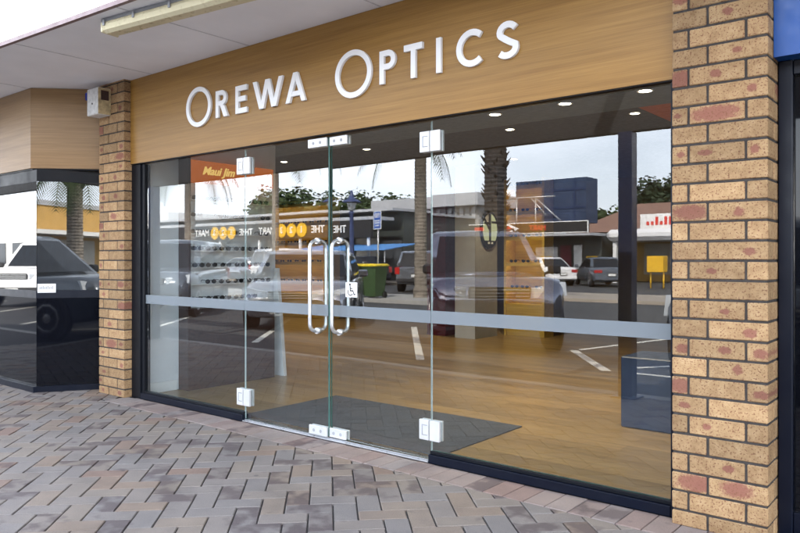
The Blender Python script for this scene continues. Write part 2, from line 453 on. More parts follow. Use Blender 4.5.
# ------------------------------------------------------------------ mesh helpers
class MB:
    """collects shapes; build() links them as ONE mesh object"""
    def __init__(self):
        self.bm = bmesh.new()
        self.mats = []
        self.tint = None

    def mi(self, mat):
        if mat is None:
            return 0
        if mat not in self.mats:
            self.mats.append(mat)
        return self.mats.index(mat)

    def face(self, pts, mat=None, smooth=False):
        vs = [self.bm.verts.new(p) for p in pts]
        f = self.bm.faces.new(vs)
        f.material_index = self.mi(mat)
        f.smooth = smooth
        return f

    def box(self, x0, x1, y0, y1, z0, z1, mat=None, mtx=None, ch=0.0):
        if x0 > x1: x0, x1 = x1, x0
        if y0 > y1: y0, y1 = y1, y0
        if z0 > z1: z0, z1 = z1, z0
        i = self.mi(mat)
        ret = bmesh.ops.create_cube(self.bm, size=1.0)
        vs = ret['verts']
        for v in vs:
            v.co = Vector(((x0 + x1) / 2 + v.co.x * (x1 - x0), (y0 + y1) / 2 + v.co.y * (y1 - y0), (z0 + z1) / 2 + v.co.z * (z1 - z0)))
        fs = {f for v in vs for f in v.link_faces}
        for f in fs:
            f.material_index = i
        if ch:
            es = list({e for v in vs for e in v.link_edges})
            r = bmesh.ops.bevel(self.bm, geom=es, offset=ch, segments=1, affect='EDGES', clamp_overlap=True)
            vs = list({v for f in r['faces'] for v in f.verts})
            vv = set(vs)
            for f in r['faces']:
                f.material_index = i
        if mtx is not None:
            for v in vs:
                v.co = mtx @ v.co
        return vs

    def prism(self, poly, z0, z1, mat=None, mtx=None, ch=0.0, tint=None, mtop=None):
        """poly: ccw 2d list, extruded in z; ch chamfers the top rim"""
        n = len(poly)
        bot = [Vector((p[0], p[1], z0)) for p in poly]
        rings = [bot]
        if ch:
            rings.append([Vector((p[0], p[1], z1 - ch)) for p in poly])
            cx = sum(p[0] for p in poly) / n
            cy = sum(p[1] for p in poly) / n
            top = []
            for p in poly:
                d = Vector((cx - p[0], cy - p[1]))
                l = d.length
                d = d / l * min(ch * 1.4, l * 0.5) if l > 0 else d
                top.append(Vector((p[0] + d.x, p[1] + d.y, z1)))
            rings.append(top)
        else:
            rings.append([Vector((p[0], p[1], z1)) for p in poly])
        i = self.mi(mat)
        vr = []
        for r in rings:
            vr.append([self.bm.verts.new(mtx @ c if mtx is not None else c) for c in r])
        fs = []
        for a, b in zip(vr[:-1], vr[1:]):
            for k in range(n):
                fs.append(self.bm.faces.new((a[k], a[(k + 1) % n], b[(k + 1) % n], b[k])))
        fs.append(self.bm.faces.new(vr[-1]))
        fs.append(self.bm.faces.new(list(reversed(vr[0]))))
        for f in fs:
            f.material_index = i
        if mtop is not None:
            fs[-2].material_index = self.mi(mtop)
        if tint is not None:
            if self.tint is None:
                self.tint = self.bm.loops.layers.float_color.new('tint')
            for f in fs:
                for l in f.loops:
                    l[self.tint] = tint
        return fs

    def tube(self, pts, r, mat=None, seg=10, caps=True, radii=None, smooth=True):
        pts = [Vector(p) for p in pts]
        i = self.mi(mat)
        rings = []
        up = None
        for k, p in enumerate(pts):
            if k == 0: d = pts[1] - pts[0]
            elif k == len(pts) - 1: d = pts[-1] - pts[-2]
            else: d = (pts[k + 1] - pts[k]).normalized() + (pts[k] - pts[k - 1]).normalized()
            d.normalize()
            if up is None:
                up = Vector((0, 0, 1)) if abs(d.z) < 0.9 else Vector((1, 0, 0))
            a = d.cross(up).normalized()
            b = a.cross(d).normalized()
            up = b
            rr = radii[k] if radii else r
            rings.append([self.bm.verts.new(p + (a * math.cos(2 * PI * j / seg) + b * math.sin(2 * PI * j / seg)) * rr) for j in range(seg)])
        for A, B in zip(rings[:-1], rings[1:]):
            for j in range(seg):
                f = self.bm.faces.new((A[j], A[(j + 1) % seg], B[(j + 1) % seg], B[j]))
                f.smooth = smooth
                f.material_index = i
        if caps:
            for r_ in (list(reversed(rings[0])), rings[-1]):
                f = self.bm.faces.new(r_)
                f.material_index = i

    def lathe(self, prof, mat=None, seg=20, c=(0, 0, 0), mtx=None, smooth=True):
        i = self.mi(mat)
        rings = []
        for r, z in prof:
            ring = []
            for j in range(seg):
                p = Vector((c[0] + r * math.cos(2 * PI * j / seg), c[1] + r * math.sin(2 * PI * j / seg), c[2] + z))
                ring.append(self.bm.verts.new(mtx @ p if mtx is not None else p))
            rings.append(ring)
        for A, B in zip(rings[:-1], rings[1:]):
            for j in range(seg):
                f = self.bm.faces.new((A[j], A[(j + 1) % seg], B[(j + 1) % seg], B[j]))
                f.smooth = smooth
                f.material_index = i
        for r_ in (list(reversed(rings[0])), rings[-1]):
            f = self.bm.faces.new(r_)
            f.material_index = i

    def loft(self, secs, mat=None, smooth=True, caps=True):
        i = self.mi(mat)
        rings = [[self.bm.verts.new(p) for p in s] for s in secs]
        n = len(rings[0])
        for A, B in zip(rings[:-1], rings[1:]):
            for j in range(n):
                f = self.bm.faces.new((A[j], A[(j + 1) % n], B[(j + 1) % n], B[j]))
                f.smooth = smooth
                f.material_index = i
        if caps:
            for r_ in (list(reversed(rings[0])), rings[-1]):
                f = self.bm.faces.new(r_)
                f.material_index = i

    def build(self, name, mat=None, parent=None, fix=True):
        if fix:
            bmesh.ops.recalc_face_normals(self.bm, faces=self.bm.faces[:])
        me = bpy.data.meshes.new(name)
        self.bm.to_mesh(me)
        self.bm.free()
        ms = list(self.mats)
        if mat is not None and not ms:
            ms = [mat]
        for x in ms:
            me.materials.append(M[x] if isinstance(x, str) else x)
        o = bpy.data.objects.new(name, me)
        COL.objects.link(o)
        if parent is not None:
            o.parent = parent
        return o

def tag(o, label=None, cat=None, group=None, kind=None):
    if label: o['label'] = label
    if cat: o['category'] = cat
    if group: o['group'] = group
    if kind: o['kind'] = kind
    return o

def thing(name, label, cat, loc=(0, 0, 0), rz=0.0, group=None):
    o = bpy.data.objects.new(name, None)
    o.empty_display_size = 0.2
    COL.objects.link(o)
    o.location = loc
    o.rotation_euler = (0, 0, rz)
    return tag(o, label, cat, group)

def copy_tree(o, parent=None):
    c = o.copy()
    COL.objects.link(c)
    if parent is not None:
        c.parent = parent
    for ch in list(o.children):
        copy_tree(ch, c)
    return c

def rename_free(o, loc=None, rz=None, label=None, scale=None):
    if loc is not None: o.location = loc
    if rz is not None: o.rotation_euler = (0, 0, rz)
    if label: o['label'] = label
    if scale: o.scale = (scale,) * 3
    return o

def text_bm(mb, s, size, mat, mtx, depth=0.01, align='CENTER', shear=0.0, space=1.0, bold=0.0):
    cu = bpy.data.curves.new('tmp_text', 'FONT')
    cu.body = s
    cu.size = size
    cu.align_x = align
    cu.align_y = 'CENTER'
    cu.extrude = depth / 2
    cu.shear = shear
    cu.space_character = space
    cu.offset = bold
    ob = bpy.data.objects.new('tmp_text', cu)
    COL.objects.link(ob)
    dg = bpy.context.evaluated_depsgraph_get()
    me = bpy.data.meshes.new_from_object(ob.evaluated_get(dg))
    i = mb.mi(mat)
    vs = [mb.bm.verts.new(mtx @ v.co) for v in me.vertices]
    for p in me.polygons:
        try:
            f = mb.bm.faces.new([vs[k] for k in p.vertices])
            f.material_index = i
        except ValueError:
            pass
    bpy.data.objects.remove(ob)
    bpy.data.curves.remove(cu)
    bpy.data.meshes.remove(me)

def facing(loc, xdir, up=(0, 0, 1)):
    """matrix putting text-plane x along xdir, y along up"""
    x = Vector(xdir).normalized()
    y = Vector(up).normalized()
    z = x.cross(y)
    m = Matrix.Identity(4)
    for k in range(3):
        m[k][0], m[k][1], m[k][2], m[k][3] = x[k], y[k], z[k], loc[k]
    return m

def clip(poly, a, b, c):
    """keep a*x+b*y<=c"""
    out = []
    for k in range(len(poly)):
        p, q = poly[k], poly[(k + 1) % len(poly)]
        dp, dq = a * p[0] + b * p[1] - c, a * q[0] + b * q[1] - c
        if dp <= 0: out.append(p)
        if dp * dq < 0:
            t = dp / (dp - dq)
            out.append((p[0] + (q[0] - p[0]) * t, p[1] + (q[1] - p[1]) * t))
    return out

GY = 0.10      # glass plane
FY = 0.06      # fascia plane
XL, XR = -5.777, -1.112   # shop opening
KERB = -2.70
RZ = -0.12     # road level

# ------------------------------------------------------------------ SETTING: ground, road, path
mb = MB()
mb.face([(-400, -500, RZ - .02), (400, -500, RZ - .02), (400, 300, RZ - .02), (-400, 300, RZ - .02)], 'asphalt')
tag(mb.build('ground', parent=None), kind='structure')
mb = MB()
mb.face([(-120, -27, RZ), (90, -27, RZ), (90, KERB - .12, RZ), (-120, KERB - .12, RZ)], 'asphalt')
tag(mb.build('road'), kind='structure')
mb = MB()
mb.prism([(-60, KERB - .12), (40, KERB - .12), (40, KERB + .03), (-60, KERB + .03)], RZ - .05, -0.004, 'kerb', ch=0.02)
tag(mb.build('kerb'), kind='structure')
mb = MB()
mb.face([(-60, KERB + .02, -0.010), (40, KERB + .02, -0.010), (40, 1.0, -0.010), (-60, 1.0, -0.010)], 'sand')
tag(mb.build('footpath_base'), kind='structure')

def herringbone():
    mb = MB()
    w = 0.115
    j = 0.0018
    u0, v0 = -0.08, 0.40
    s2 = math.sqrt(0.5)
    rnd = random.Random(3)
    def tow(u, v):
        u, v = u * w, v * w
        return (s2 * (u - v), s2 * (u + v))
    jit = lambda: rnd.uniform(-0.0012, 0.0012)
    for ui in range(-95, 45):
        for vi in range(-45, 95):
            c = (ui - vi + 3) % 4
            if c == 0: du, dv = 2, 1
            elif c == 3: du, dv = 1, 2
            else: continue
            cx, cy = tow(ui + u0 + du / 2, vi + v0 + dv / 2)
            if not (-10.5 < cx < 1.2 and KERB - .2 < cy < 0.45): continue
            e = j / w
            # joints along v read as the wide dark ones
            ev = e * 2.0
            a0, a1 = ui + u0 + ev, ui + u0 + du - ev
            b0, b1 = vi + v0 + e, vi + v0 + dv - e
            poly = [tow(a0, b0), tow(a1, b0), tow(a1, b1), tow(a0, b1)]
            poly = [(x + jit(), y + jit()) for x, y in poly]
            poly = clip(poly, 0, -1, -(KERB + .035))
            if cx > -5.83:
                poly = clip(poly, 0, 1, -0.172)
                if not poly: continue
            else:
                poly = clip(poly, 0, 1, 0.3)
                if cy > -0.45: poly = clip(poly, 1, 0, -5.80)
            if len(poly) < 3: continue
            ar = sum(poly[k][0] * poly[(k + 1) % len(poly)][1] - poly[(k + 1) % len(poly)][0] * poly[k][1] for k in range(len(poly))) / 2
            if ar < 0.0008: continue
            z = rnd.uniform(-0.0015, 0.0012)
            t = rnd.random()
            mb.prism(poly, -0.04, z, 'paver', ch=0.0035, tint=(t, 1.0 if rnd.random() < 0.20 else rnd.random() * 0.35, rnd.random(), 1))
    return tag(mb.build('footpath', fix=False), kind='structure')
herringbone()
mb = MB()
rnd = random.Random(5)
x = -5.80
while x < 1.2:
    y1 = 0.066 if XL < x < XR - .05 else 0.05
    mb.prism([(x + .0022, -0.166), (x + .1160, -0.166), (x + .1160, y1), (x + .0022, y1)], -0.04, rnd.uniform(-.001, .0015), 'border', ch=0.0035, tint=(rnd.random(), 1.0 if rnd.random() < .15 else .2, 0, 1))
    x += 0.1182
tag(mb.build('footpath_border', fix=False), kind='structure')

# paint lines of the angled bays
LD = Vector((0.66, 0.751, 0)).normalized()
def line_strip(name, a, b, wd):
    a, b = Vector((*a, 0)), Vector((*b, 0))
    d = (b - a).normalized()
    n = Vector((-d.y, d.x, 0)) * wd / 2
    mb = MB()
    mb.face([(a - n) + Vector((0, 0, RZ + .004)), (b - n) + Vector((0, 0, RZ + .004)), (b + n) + Vector((0, 0, RZ + .004)), (a + n) + Vector((0, 0, RZ + .004))], 'line')
    return tag(mb.build(name), kind='structure')
for k in range(-7, 3):
    if k == 1: continue
    p = Vector((-5.91 + 3.1 * k, -3.85, 0))
    q = p - LD * 4.6
    line_strip('bay_line', (q.x, q.y), (p.x, p.y), 0.11)
line_strip('road_marking', (-4.66, -6.19), (-3.49, -4.62), 0.12)
line_strip('road_marking', (-4.62, -6.30), (-4.02, -9.0), 0.10)
line_strip('road_marking', (-3.44, -4.90), (-2.6, -6.1), 0.10)
line_strip('road_marking', (-3.35, -4.66), (-1.9, -4.66), 0.10)
line_strip('road_marking', (-30, -10.6), (25, -10.6), 0.12)
# median island and far pavement
mb = MB()
mb.prism([(-60, -15.4), (-60, -12.7), (-12.5, -12.7), (-11.6, -13.4), (-11.6, -14.8), (-12.5, -15.4)][::-1], RZ - .03, 0.0, 'kerb', ch=0.03)
tag(mb.build('median_island'), kind='structure')
mb = MB()
mb.prism([(-14, -21.5), (40, -21.5), (40, -17.6), (-13, -17.6)], RZ - .03, -0.02, 'concrete', ch=0.03)
tag(mb.build('crossing_path'), kind='structure')
mb = MB()
mb.prism([(-120, -27.5), (-24.5, -27.5), (-24.5, -24.5), (-120, -24.5)], RZ - .03, 0.0, 'concrete', ch=0.03)
tag(mb.build('far_pavement'), kind='structure')

# ------------------------------------------------------------------ SHOP
shop = thing('shop_building', 'optician shop with glass doors and oak sign fascia between two cream brick pillars', 'shop', (-3.44, 0.1, 0))
SO = Vector((-3.44, 0.1, 0))
def part(mb, name, mat=None, parent=None, fix=True):
    """builds in world coordinates and parents to the shop (whose origin is shifted)"""
    o = mb.build(name, mat, None, fix)
    root = parent or shop
    o.parent = root
    off = Vector((0, 0, 0))
    r = root
    while r is not None:
        off += r.location
        r = r.parent
    for v in o.data.vertices:
        v.co -= off
    return o

def brick_pillar(name, x0, x1, y1, flip, seed, top=2.76, label=None):
    """courses of real bricks over a recessed mortar core"""
    rnd = random.Random(seed)
    mb = MB()
    w = x1 - x0
    mb.box(x0 + .004, x1 - .004, 0.005, y1, 0.0, top - .01, 'mortar')
    lay = mb.bm.loops.layers.float_color.new('tint')
    mb.tint = lay
    spl = mb.bm.loops.layers.float_color.new('spot')
    def paint(vs, tn, a, b, za, zb_, side=False):
        u = rnd.random()
        cx, cz = rnd.uniform(a + (b - a) * .25, a + (b - a) * .75), rnd.uniform(za + .03, zb_ - .03)
        if u < .36: rx, rz = rnd.uniform(.022, .042), rnd.uniform(.014, .026)
        elif u < .47: rx, rz = rnd.uniform(.06, .13), rnd.uniform(.03, .05)
        else: rx, rz = .002, .002
        for v in vs:
            v.co.x += rnd.uniform(-.0008, .0008); v.co.z += rnd.uniform(-.0008, .0008)
        for f in {f for v in vs for f in v.link_faces}:
            for l in f.loops:
                c = l.vert.co
                l[lay] = tn
                l[spl] = (((c.y if side else c.x) - cx) / rx, (c.z - cz) / rz, 0, 1)
    z = -0.012
    k = 0
    J = 0.0105
    blk = {(5, 0), (11, 1)}
    while z < top - 0.02:
        zt = min(z + 0.086 - J, top)
        if k % 2 == 0:
            segs = [(0, w * .375), (w * .375 + J, w)]
            sides = [(0, 0.105), (0.105 + J, y1)]
        else:
            segs = [(0, .066), (.066 + J, .066 + J + .228), (.066 + 2 * J + .228, w)]
            sides = [(0, 0.175), (0.175 + J, y1)]
        if flip:
            segs = [(w - b, w - a) for a, b in segs]
        for a, b in segs:
            tn = (rnd.random(), rnd.random() ** 2.6, rnd.random(), 1)
            if rnd.random() < 0.05: tn = (0.0, 1.15, 0, 1)
            dep = sides[0][1] if b >= w - 1e-6 else 0.06
            yy = rnd.uniform(-.0015, .001)
            vs = mb.box(x0 + a, x0 + b + (rnd.uniform(0, .001) if b >= w - 1e-6 else 0), yy, dep, max(z, 0), zt, 'brick', ch=0.0035)
            paint(vs, tn, x0 + a, x0 + b, max(z, 0), zt)
        a, b = sides[1]
        if b - a > .02:
            for xa, xb in ((x1 - .05, x1), (x0, x0 + .05)):
                tn = (rnd.random(), rnd.random() ** 2.6, rnd.random(), 1)
                vs = mb.box(xa, xb, a, b, max(z, 0), zt, 'brick', ch=0.0035)
                paint(vs, tn, a, b, max(z, 0), zt, True)
        z += 0.086
        k += 1
    o = part(mb, name)
    if label: o['label'] = label
    return o
brick_pillar('brick_pillar', -1.110, -0.715, 0.34, False, 11, label='cream speckled brick pillar at the right of the glass front')
brick_pillar('brick_pillar', -6.20, XL, 0.30, False, 29, label='narrow brick pillar with an alarm box at the left of the glass front')

# fascia with raised lettering
mb = MB()
mb.box(XL + .002, XR - .002, FY, 0.11, 2.022, 2.749, 'oak')
fascia = part(mb, 'fascia')
mb = MB()
mb.box(XL + .002, XR - .002, FY + .004, 0.109, 2.0165, 2.0205, 'black')
part(mb, 'fascia_trim', None, fascia)

def lettering():
    box_ = [MB()]
    yb = FY - .001
    seq = [0]
    def fr():
        seq[0] += 1
        return FY - 0.018 - 0.0004 * (seq[0] % 7)
    i = 0
    box_[0].mi('letter')
    def done():
        part(box_[0], 'letter', None, fascia)
        box_[0] = MB()
        box_[0].mi('letter')
    def stroke(pts, wd):
        """2-d polyline in (x, z) extruded towards -Y"""
        yf = fr()
        pts = [Vector(p) for p in pts]
        L, Rr = [], []
        for k, p in enumerate(pts):
            if k == 0: d = pts[1] - pts[0]
            elif k == len(pts) - 1: d = pts[-1] - pts[-2]
            else: d = (pts[k + 1] - pts[k]).normalized() + (pts[k] - pts[k - 1]).normalized()
            d.normalize()
            n = Vector((-d.y, d.x)) * wd / 2
            L.append(p + n); Rr.append(p - n)
        strip(L, Rr, yf, False)
    def strip(L, Rr, yf, closed):
        F = [[box_[0].bm.verts.new((a.x, y, a.y)) for a in A] for A in (L, Rr) for y in (yf, yb)]
        lf, lb, rf, rb = F
        m = len(lf)
        for k in range(m if closed else m - 1):
            q = (k + 1) % m
            for A, B in ((lf, rf), (lb, rb), (lf, lb), (rf, rb)):
                f = box_[0].bm.faces.new((A[k], A[q], B[q], B[k])); f.material_index = i
        if not closed:
            for k in (0, m - 1):
                f = box_[0].bm.faces.new((lf[k], rf[k], rb[k], lb[k])); f.material_index = i
    def ring(cx, cz, rx, rz, wd, wz=None):
        yf = fr()
        n = 48
        wz = wz or wd
        o = [Vector((cx + rx * math.cos(2 * PI * k / n), cz + rz * math.sin(2 * PI * k / n))) for k in range(n)]
        q = [Vector((cx + (rx - wd) * math.cos(2 * PI * k / n), cz + (rz - wz) * math.sin(2 * PI * k / n))) for k in range(n)]
        strip(o, q, yf, True)
    def arc(cx, cz, rx, rz, a0, a1, wd, n=22):
        stroke([(cx + rx * math.cos(R(a0 + (a1 - a0) * k / n)), cz + rz * math.sin(R(a0 + (a1 - a0) * k / n))) for k in range(n + 1)], wd)
    def poly(pts):
        yf = fr()
        a = [box_[0].bm.verts.new((p[0], yf, p[1])) for p in pts]
        b = [box_[0].bm.verts.new((p[0], yb, p[1])) for p in pts]
        f = box_[0].bm.faces.new(a); f.material_index = i
        f = box_[0].bm.faces.new(b[::-1]); f.material_index = i
        for k in range(len(pts)):
            q = (k + 1) % len(pts)
            f = box_[0].bm.faces.new((a[k], b[k], b[q], a[q])); f.material_index = i
    t = 0.035
    zb, zt = 2.266, 2.468
    h = zt - zb
    ring(-4.764, 2.382, 0.161, 0.155, 0.035)
    done()
    # R
    x = -4.542
    stroke([(x + t / 2, zb), (x + t / 2, zt)], t)
    rr = (h * .56 - t) / 2
    stroke([(x + t * .9, zt - t / 2), (x + .075, zt - t / 2)] + [(x + .075 + rr * math.cos(R(a)), zt - t / 2 - rr + rr * math.sin(R(a))) for a in range(80, -91, -17)] + [(x + t * .9, zt - t / 2 - 2 * rr)], t)
    poly([(x + .055, zt - h * .56), (x + .103, zt - h * .56), (x + .150, zb), (x + .100, zb)])
    done()
    # E
    x = -4.302
    stroke([(x + t / 2, zb), (x + t / 2, zt)], t)
    for zz, l in ((zt - .019, .130), (zb + h * .52, .116), (zb + .019, .130)):
        stroke([(x + t * .9, zz), (x + l, zz)], .038)
    done()
    # W
    x0, x1 = -4.090, -3.803
    wv = (x1 - x0)
    q = .042
    for a, b, s in ((0, .27, 0), (.27, .5, 1), (.5, .73, 0), (.73, 1.0, 1)):
        xa, xb = x0 + a * wv, x0 + b * wv
        za, zc = (zt, zb) if s == 0 else (zb, zt)
        if a == 0.27 or b == .73: pass
        poly([(xa - q / 2 + .006, za), (xb - q / 2, zc), (xb + q / 2, zc), (xa + q / 2 + .006, za)])
    done()
    # A
    x0, x1 = -3.752, -3.556
    xm = (x0 + x1) / 2
    poly([(x0, zb), (x0 + .040, zb), (xm + .020, zt), (xm - .022, zt)])
    poly([(x1 - .040, zb), (x1, zb), (xm + .020, zt), (xm - .022, zt)])
    stroke([(x0 + .045, zb + .058), (x1 - .045, zb + .058)], .034)
    done()
    ring(-3.121, 2.370, 0.157, 0.152, 0.035)
    done()
    # P
    x = -2.897
    stroke([(x + t / 2, zb), (x + t / 2, zt)], t)
    rr = (h * .58 - t) / 2
    stroke([(x + t * .9, zt - t / 2), (x + .068, zt - t / 2)] + [(x + .068 + rr * math.cos(R(a)), zt - t / 2 - rr + rr * math.sin(R(a))) for a in range(80, -91, -17)] + [(x + t * .9, zt - t / 2 - 2 * rr)], t)
    done()
    # T
    stroke([(-2.634, zb), (-2.634, zt - .036)], t)
    stroke([(-2.704, zt - .019), (-2.565, zt - .019)], .038)
    done()
    # I
    stroke([(-2.449, zb), (-2.449, zt)], t)
    done()
    # C
    arc(-2.222, (zb + zt) / 2, .086, h / 2 - t / 2 + .003, 48, 312, t)
    done()
    # S
    cx = -1.993
    r1 = h / 4 - .010
    pts = [(cx + .050 * math.cos(R(a)), zt - t / 2 - r1 + r1 * math.sin(R(a))) for a in range(25, 200, 17)]
    pts += [(cx - .042, zt - t / 2 - r1 * 1.45), (cx - .012, zb + h * .5 + .004), (cx + .022, zb + h * .5 - .016), (cx + .048, zb + t / 2 + r1 * 1.40)]
    pts += [(cx - .004 + .053 * math.cos(R(a)), zb + t / 2 + r1 + r1 * math.sin(R(a))) for a in range(10, -160, -17)]
    stroke(pts, t)
    done()
lettering()

# parapet and roof over the shop (out of frame, shade the street)
mb = MB()
mb.box(-14, 9, 0.121, 0.33, 2.796, 3.38, 'render_white')
part(mb, 'parapet_wall')
mb = MB()
mb.box(-14, 9, 0.121, 11, 2.735, 2.795, 'render_grey')
part(mb, 'roof')

# black jamb, sill, threshold
mb = MB()
mb.box(XL + .002, -5.640, 0.070, 0.17, 0.0, 2.012, 'black', ch=.003)
mb.box(-5.640, -5.595, 0.085, 0.135, 0.03, 2.011, 'black')
part(mb, 'jamb')
mb = MB()
mb.box(-1.140, XR - .001, 0.072, 0.15, 0.0, 2.011, 'sill')
part(mb, 'jamb')
for xa, xb in ((-5.640, -4.262), (-2.546, -1.141)):
    mb = MB()
    mb.box(xa, xb, 0.070, 0.155, 0.0, 0.050, 'sill', ch=.003)
    mb.box(xa + .002, xb - .002, 0.086, 0.125, 0.0505, 0.068, 'black', ch=.002)
    part(mb, 'sill')
mb = MB()
mb.box(-4.260, -2.548, 0.068, 0.185, 0.0, 0.010, 'alu', ch=.003)
mb.box(-4.260, -2.548, 0.092, 0.098, 0.0105, 0.014, 'grey')
part(mb, 'threshold')

def pane_bm(x0, x1, z0, z1, y=GY, mat='glass', e0='edge', e1='edge'):
    mb = MB()
    th = 0.010
    ch = 0.0
    mb.face([(x0, y, z0), (x1, y, z0), (x1, y, z1), (x0, y, z1)], mat)
    mb.face([(x1, y + th, z0), (x0, y + th, z0), (x0, y + th, z1), (x1, y + th, z1)], mat)
    mb.face([(x0, y, z0), (x0, y, z1), (x0, y + th, z1), (x0, y + th, z0)], e0)
    mb.face([(x1, y, z0), (x1, y + th, z0), (x1, y + th, z1), (x1, y, z1)], e1)
    mb.face([(x0, y, z1), (x1, y, z1), (x1, y + th, z1), (x0, y + th, z1)], 'edge')
    mb.face([(x0, y + th, z0), (x1, y + th, z0), (x1, y, z0), (x0, y, z0)], 'edge')
    return mb

def add_band(pane, x0, x1):
    mb = MB()
    mb.box(x0 + .002, x1 - .002, GY - .0035, GY - .0015, 0.818, 0.892, 'frost')
    part(mb, 'frosted_band', None, pane)

JX = (-5.600, -4.265, -3.391, -2.543, -1.141)
p_l = part(pane_bm(JX[0], JX[1] - .003, 0.070, 2.010, e1='edge_highlight'), 'glass_panel', fix=False)
add_band(p_l, JX[0], JX[1])
p_r = part(pane_bm(JX[3] + .003, JX[4], 0.070, 2.010, e0='edge_highlight'), 'glass_panel', fix=False)
add_band(p_r, JX[3], JX[4])
d_l = part(pane_bm(JX[1] + .003, JX[2] - .004, 0.018, 2.006, e0='edge_highlight'), 'glass_door', fix=False)
add_band(d_l, JX[1], JX[2])
d_r = part(pane_bm(JX[2] + .004, JX[3] - .003, 0.018, 2.006, e1='edge_highlight'), 'glass_door', fix=False)
add_band(d_r, JX[2], JX[3])
# dark joint gasket where the two leaves meet
mb = MB()
mb.box(JX[2] - .0035, JX[2] + .0035, GY + .001, GY + .009, 0.02, 2.005, 'edge')
part(mb, 'meeting_seal', None, d_l)

def hinge(parent, x, zc, wd=0.148, ht=0.122):
    mb = MB()
    for y0, y1 in ((GY - .020, GY - .0005), (GY + .0105, GY + .03)):
        mb.box(x - wd / 2, x - .003, y0, y1, zc - ht / 2, zc + ht / 2, 'chrome', ch=.0025)
        mb.box(x + .003, x + wd / 2, y0, y1, zc - ht / 2, zc + ht / 2, 'chrome', ch=.0025)
    mb.box(x - .052, x - .012, GY - .0216, GY - .0195, zc - ht * .27, zc + ht * .27, 'grey')
    mb.box(x - .043, x - .003, GY - .023, GY - .0210, zc - ht * .22, zc + ht * .22, 'chrome')
    return part(mb, 'hinge', None, parent)
hinge(d_r, JX[3] + .000, 1.888)
hinge(d_r, JX[3] - .004, 0.188, ht=.118)
hinge(d_l, JX[1] + .000, 1.885)
hinge(d_l, JX[1] + .000, 0.176)

def lock(parent, x0, x1, z0, z1):
    mb = MB()
    for y0, y1 in ((GY - .018, GY - .0005), (GY + .0105, GY + .028)):
        mb.box(x0, x1, y0, y1, z0, z1, 'chrome', ch=.003)
    xm = (x0 + x1) / 2
    for dx in (-.035, .03):
        mb.tube([(xm + dx, GY - .0195, (z0 + z1) / 2), (xm + dx, GY - .0165, (z0 + z1) / 2)], 0.011, 'grey', 12)
    return part(mb, 'lock_plate', None, parent)
lock(d_l, -3.565, JX[2] - .006, 0.018, 0.078)
lock(d_r, JX[2] + .006, -3.235, 0.018, 0.078)
lock(d_l, -3.575, JX[2] - .006, 1.945, 2.004)
lock(d_r, JX[2] + .006, -3.225, 1.945, 2.004)

def handle(parent, x):
    mb = MB()
    z0, z1, rr = 0.715, 1.318, 0.05
    a, b = GY - .072, GY + .082
    pts = []
    for (cy, cz, a0) in ((b - rr, z1 - rr, 90), (a + rr, z1 - rr, 180), (a + rr, z0 + rr, 270), (b - rr, z0 + rr, 360)):
        for k in range(7):
            ang = R(a0 - 90 + 15 * k) if True else 0
            pts.append((x, cy + rr * math.cos(ang), cz + rr * math.sin(ang)))
    pts.append(pts[0])
    mb.tube(pts, 0.0120, 'steel', 14, caps=False)
    for zz in (z0, z1):
        mb.tube([(x, GY - .012, zz), (x, GY + .022, zz)], 0.021, 'steel', 16)
    return part(mb, 'handle', None, parent)
handle(d_l, -3.497)
handle(d_r, -3.305)
def swing(door, px, ang):
    p = Vector((px, GY, 0)) - SO
    rot = Matrix.Rotation(ang, 3, 'Z')
    door.location = p - rot @ p
    door.rotation_euler = (0, 0, ang)
# wheelchair sticker on the right leaf
mb = MB()
cx, cz = -3.197, 0.997
mb.box(cx - .052, cx + .052, GY - .0030, GY - .0012, cz - .048, cz + .048, 'sign_white')
def ink(pts, wd, y=GY - .0042):
    for p, q in zip(pts[:-1], pts[1:]):
        p, q = Vector(p), Vector(q)
        d = (q - p).normalized(); n = Vector((-d.y, d.x)) * wd / 2
        p = p - d * wd * .3; q = q + d * wd * .3
        mb.face([(p.x + n.x, y, p.y + n.y), (p.x - n.x, y, p.y - n.y), (q.x - n.x, y, q.y - n.y), (q.x + n.x, y, q.y + n.y)], 'sign_black')
ink([(cx - .010, cz + .022), (cx - .008, cz - .006), (cx + .016, cz - .006), (cx + .026, cz - .030), (cx + .036, cz - .028)], .008)
ink([(cx - .009, cz + .010), (cx + .012, cz + .008)], .006, GY - .0046)
ink([(cx + .022 * math.cos(R(a)) - .006, cz - .014 + .022 * math.sin(R(a))) for a in range(150, 345, 15)], .006, GY - .0050)
n = 12
mb.face([(cx - .011 + .008 * math.cos(2 * PI * k / n), GY - .0044, cz + .034 + .008 * math.sin(2 * PI * k / n)) for k in range(n)], 'sign_black')
part(mb, 'sticker', None, d_r)

swing(d_r, JX[3], -0.018)
swing(d_l, JX[1], -0.0012)
swing(p_l, JX[0], 0.0008)
swing(p_r, JX[4], 0.0006)

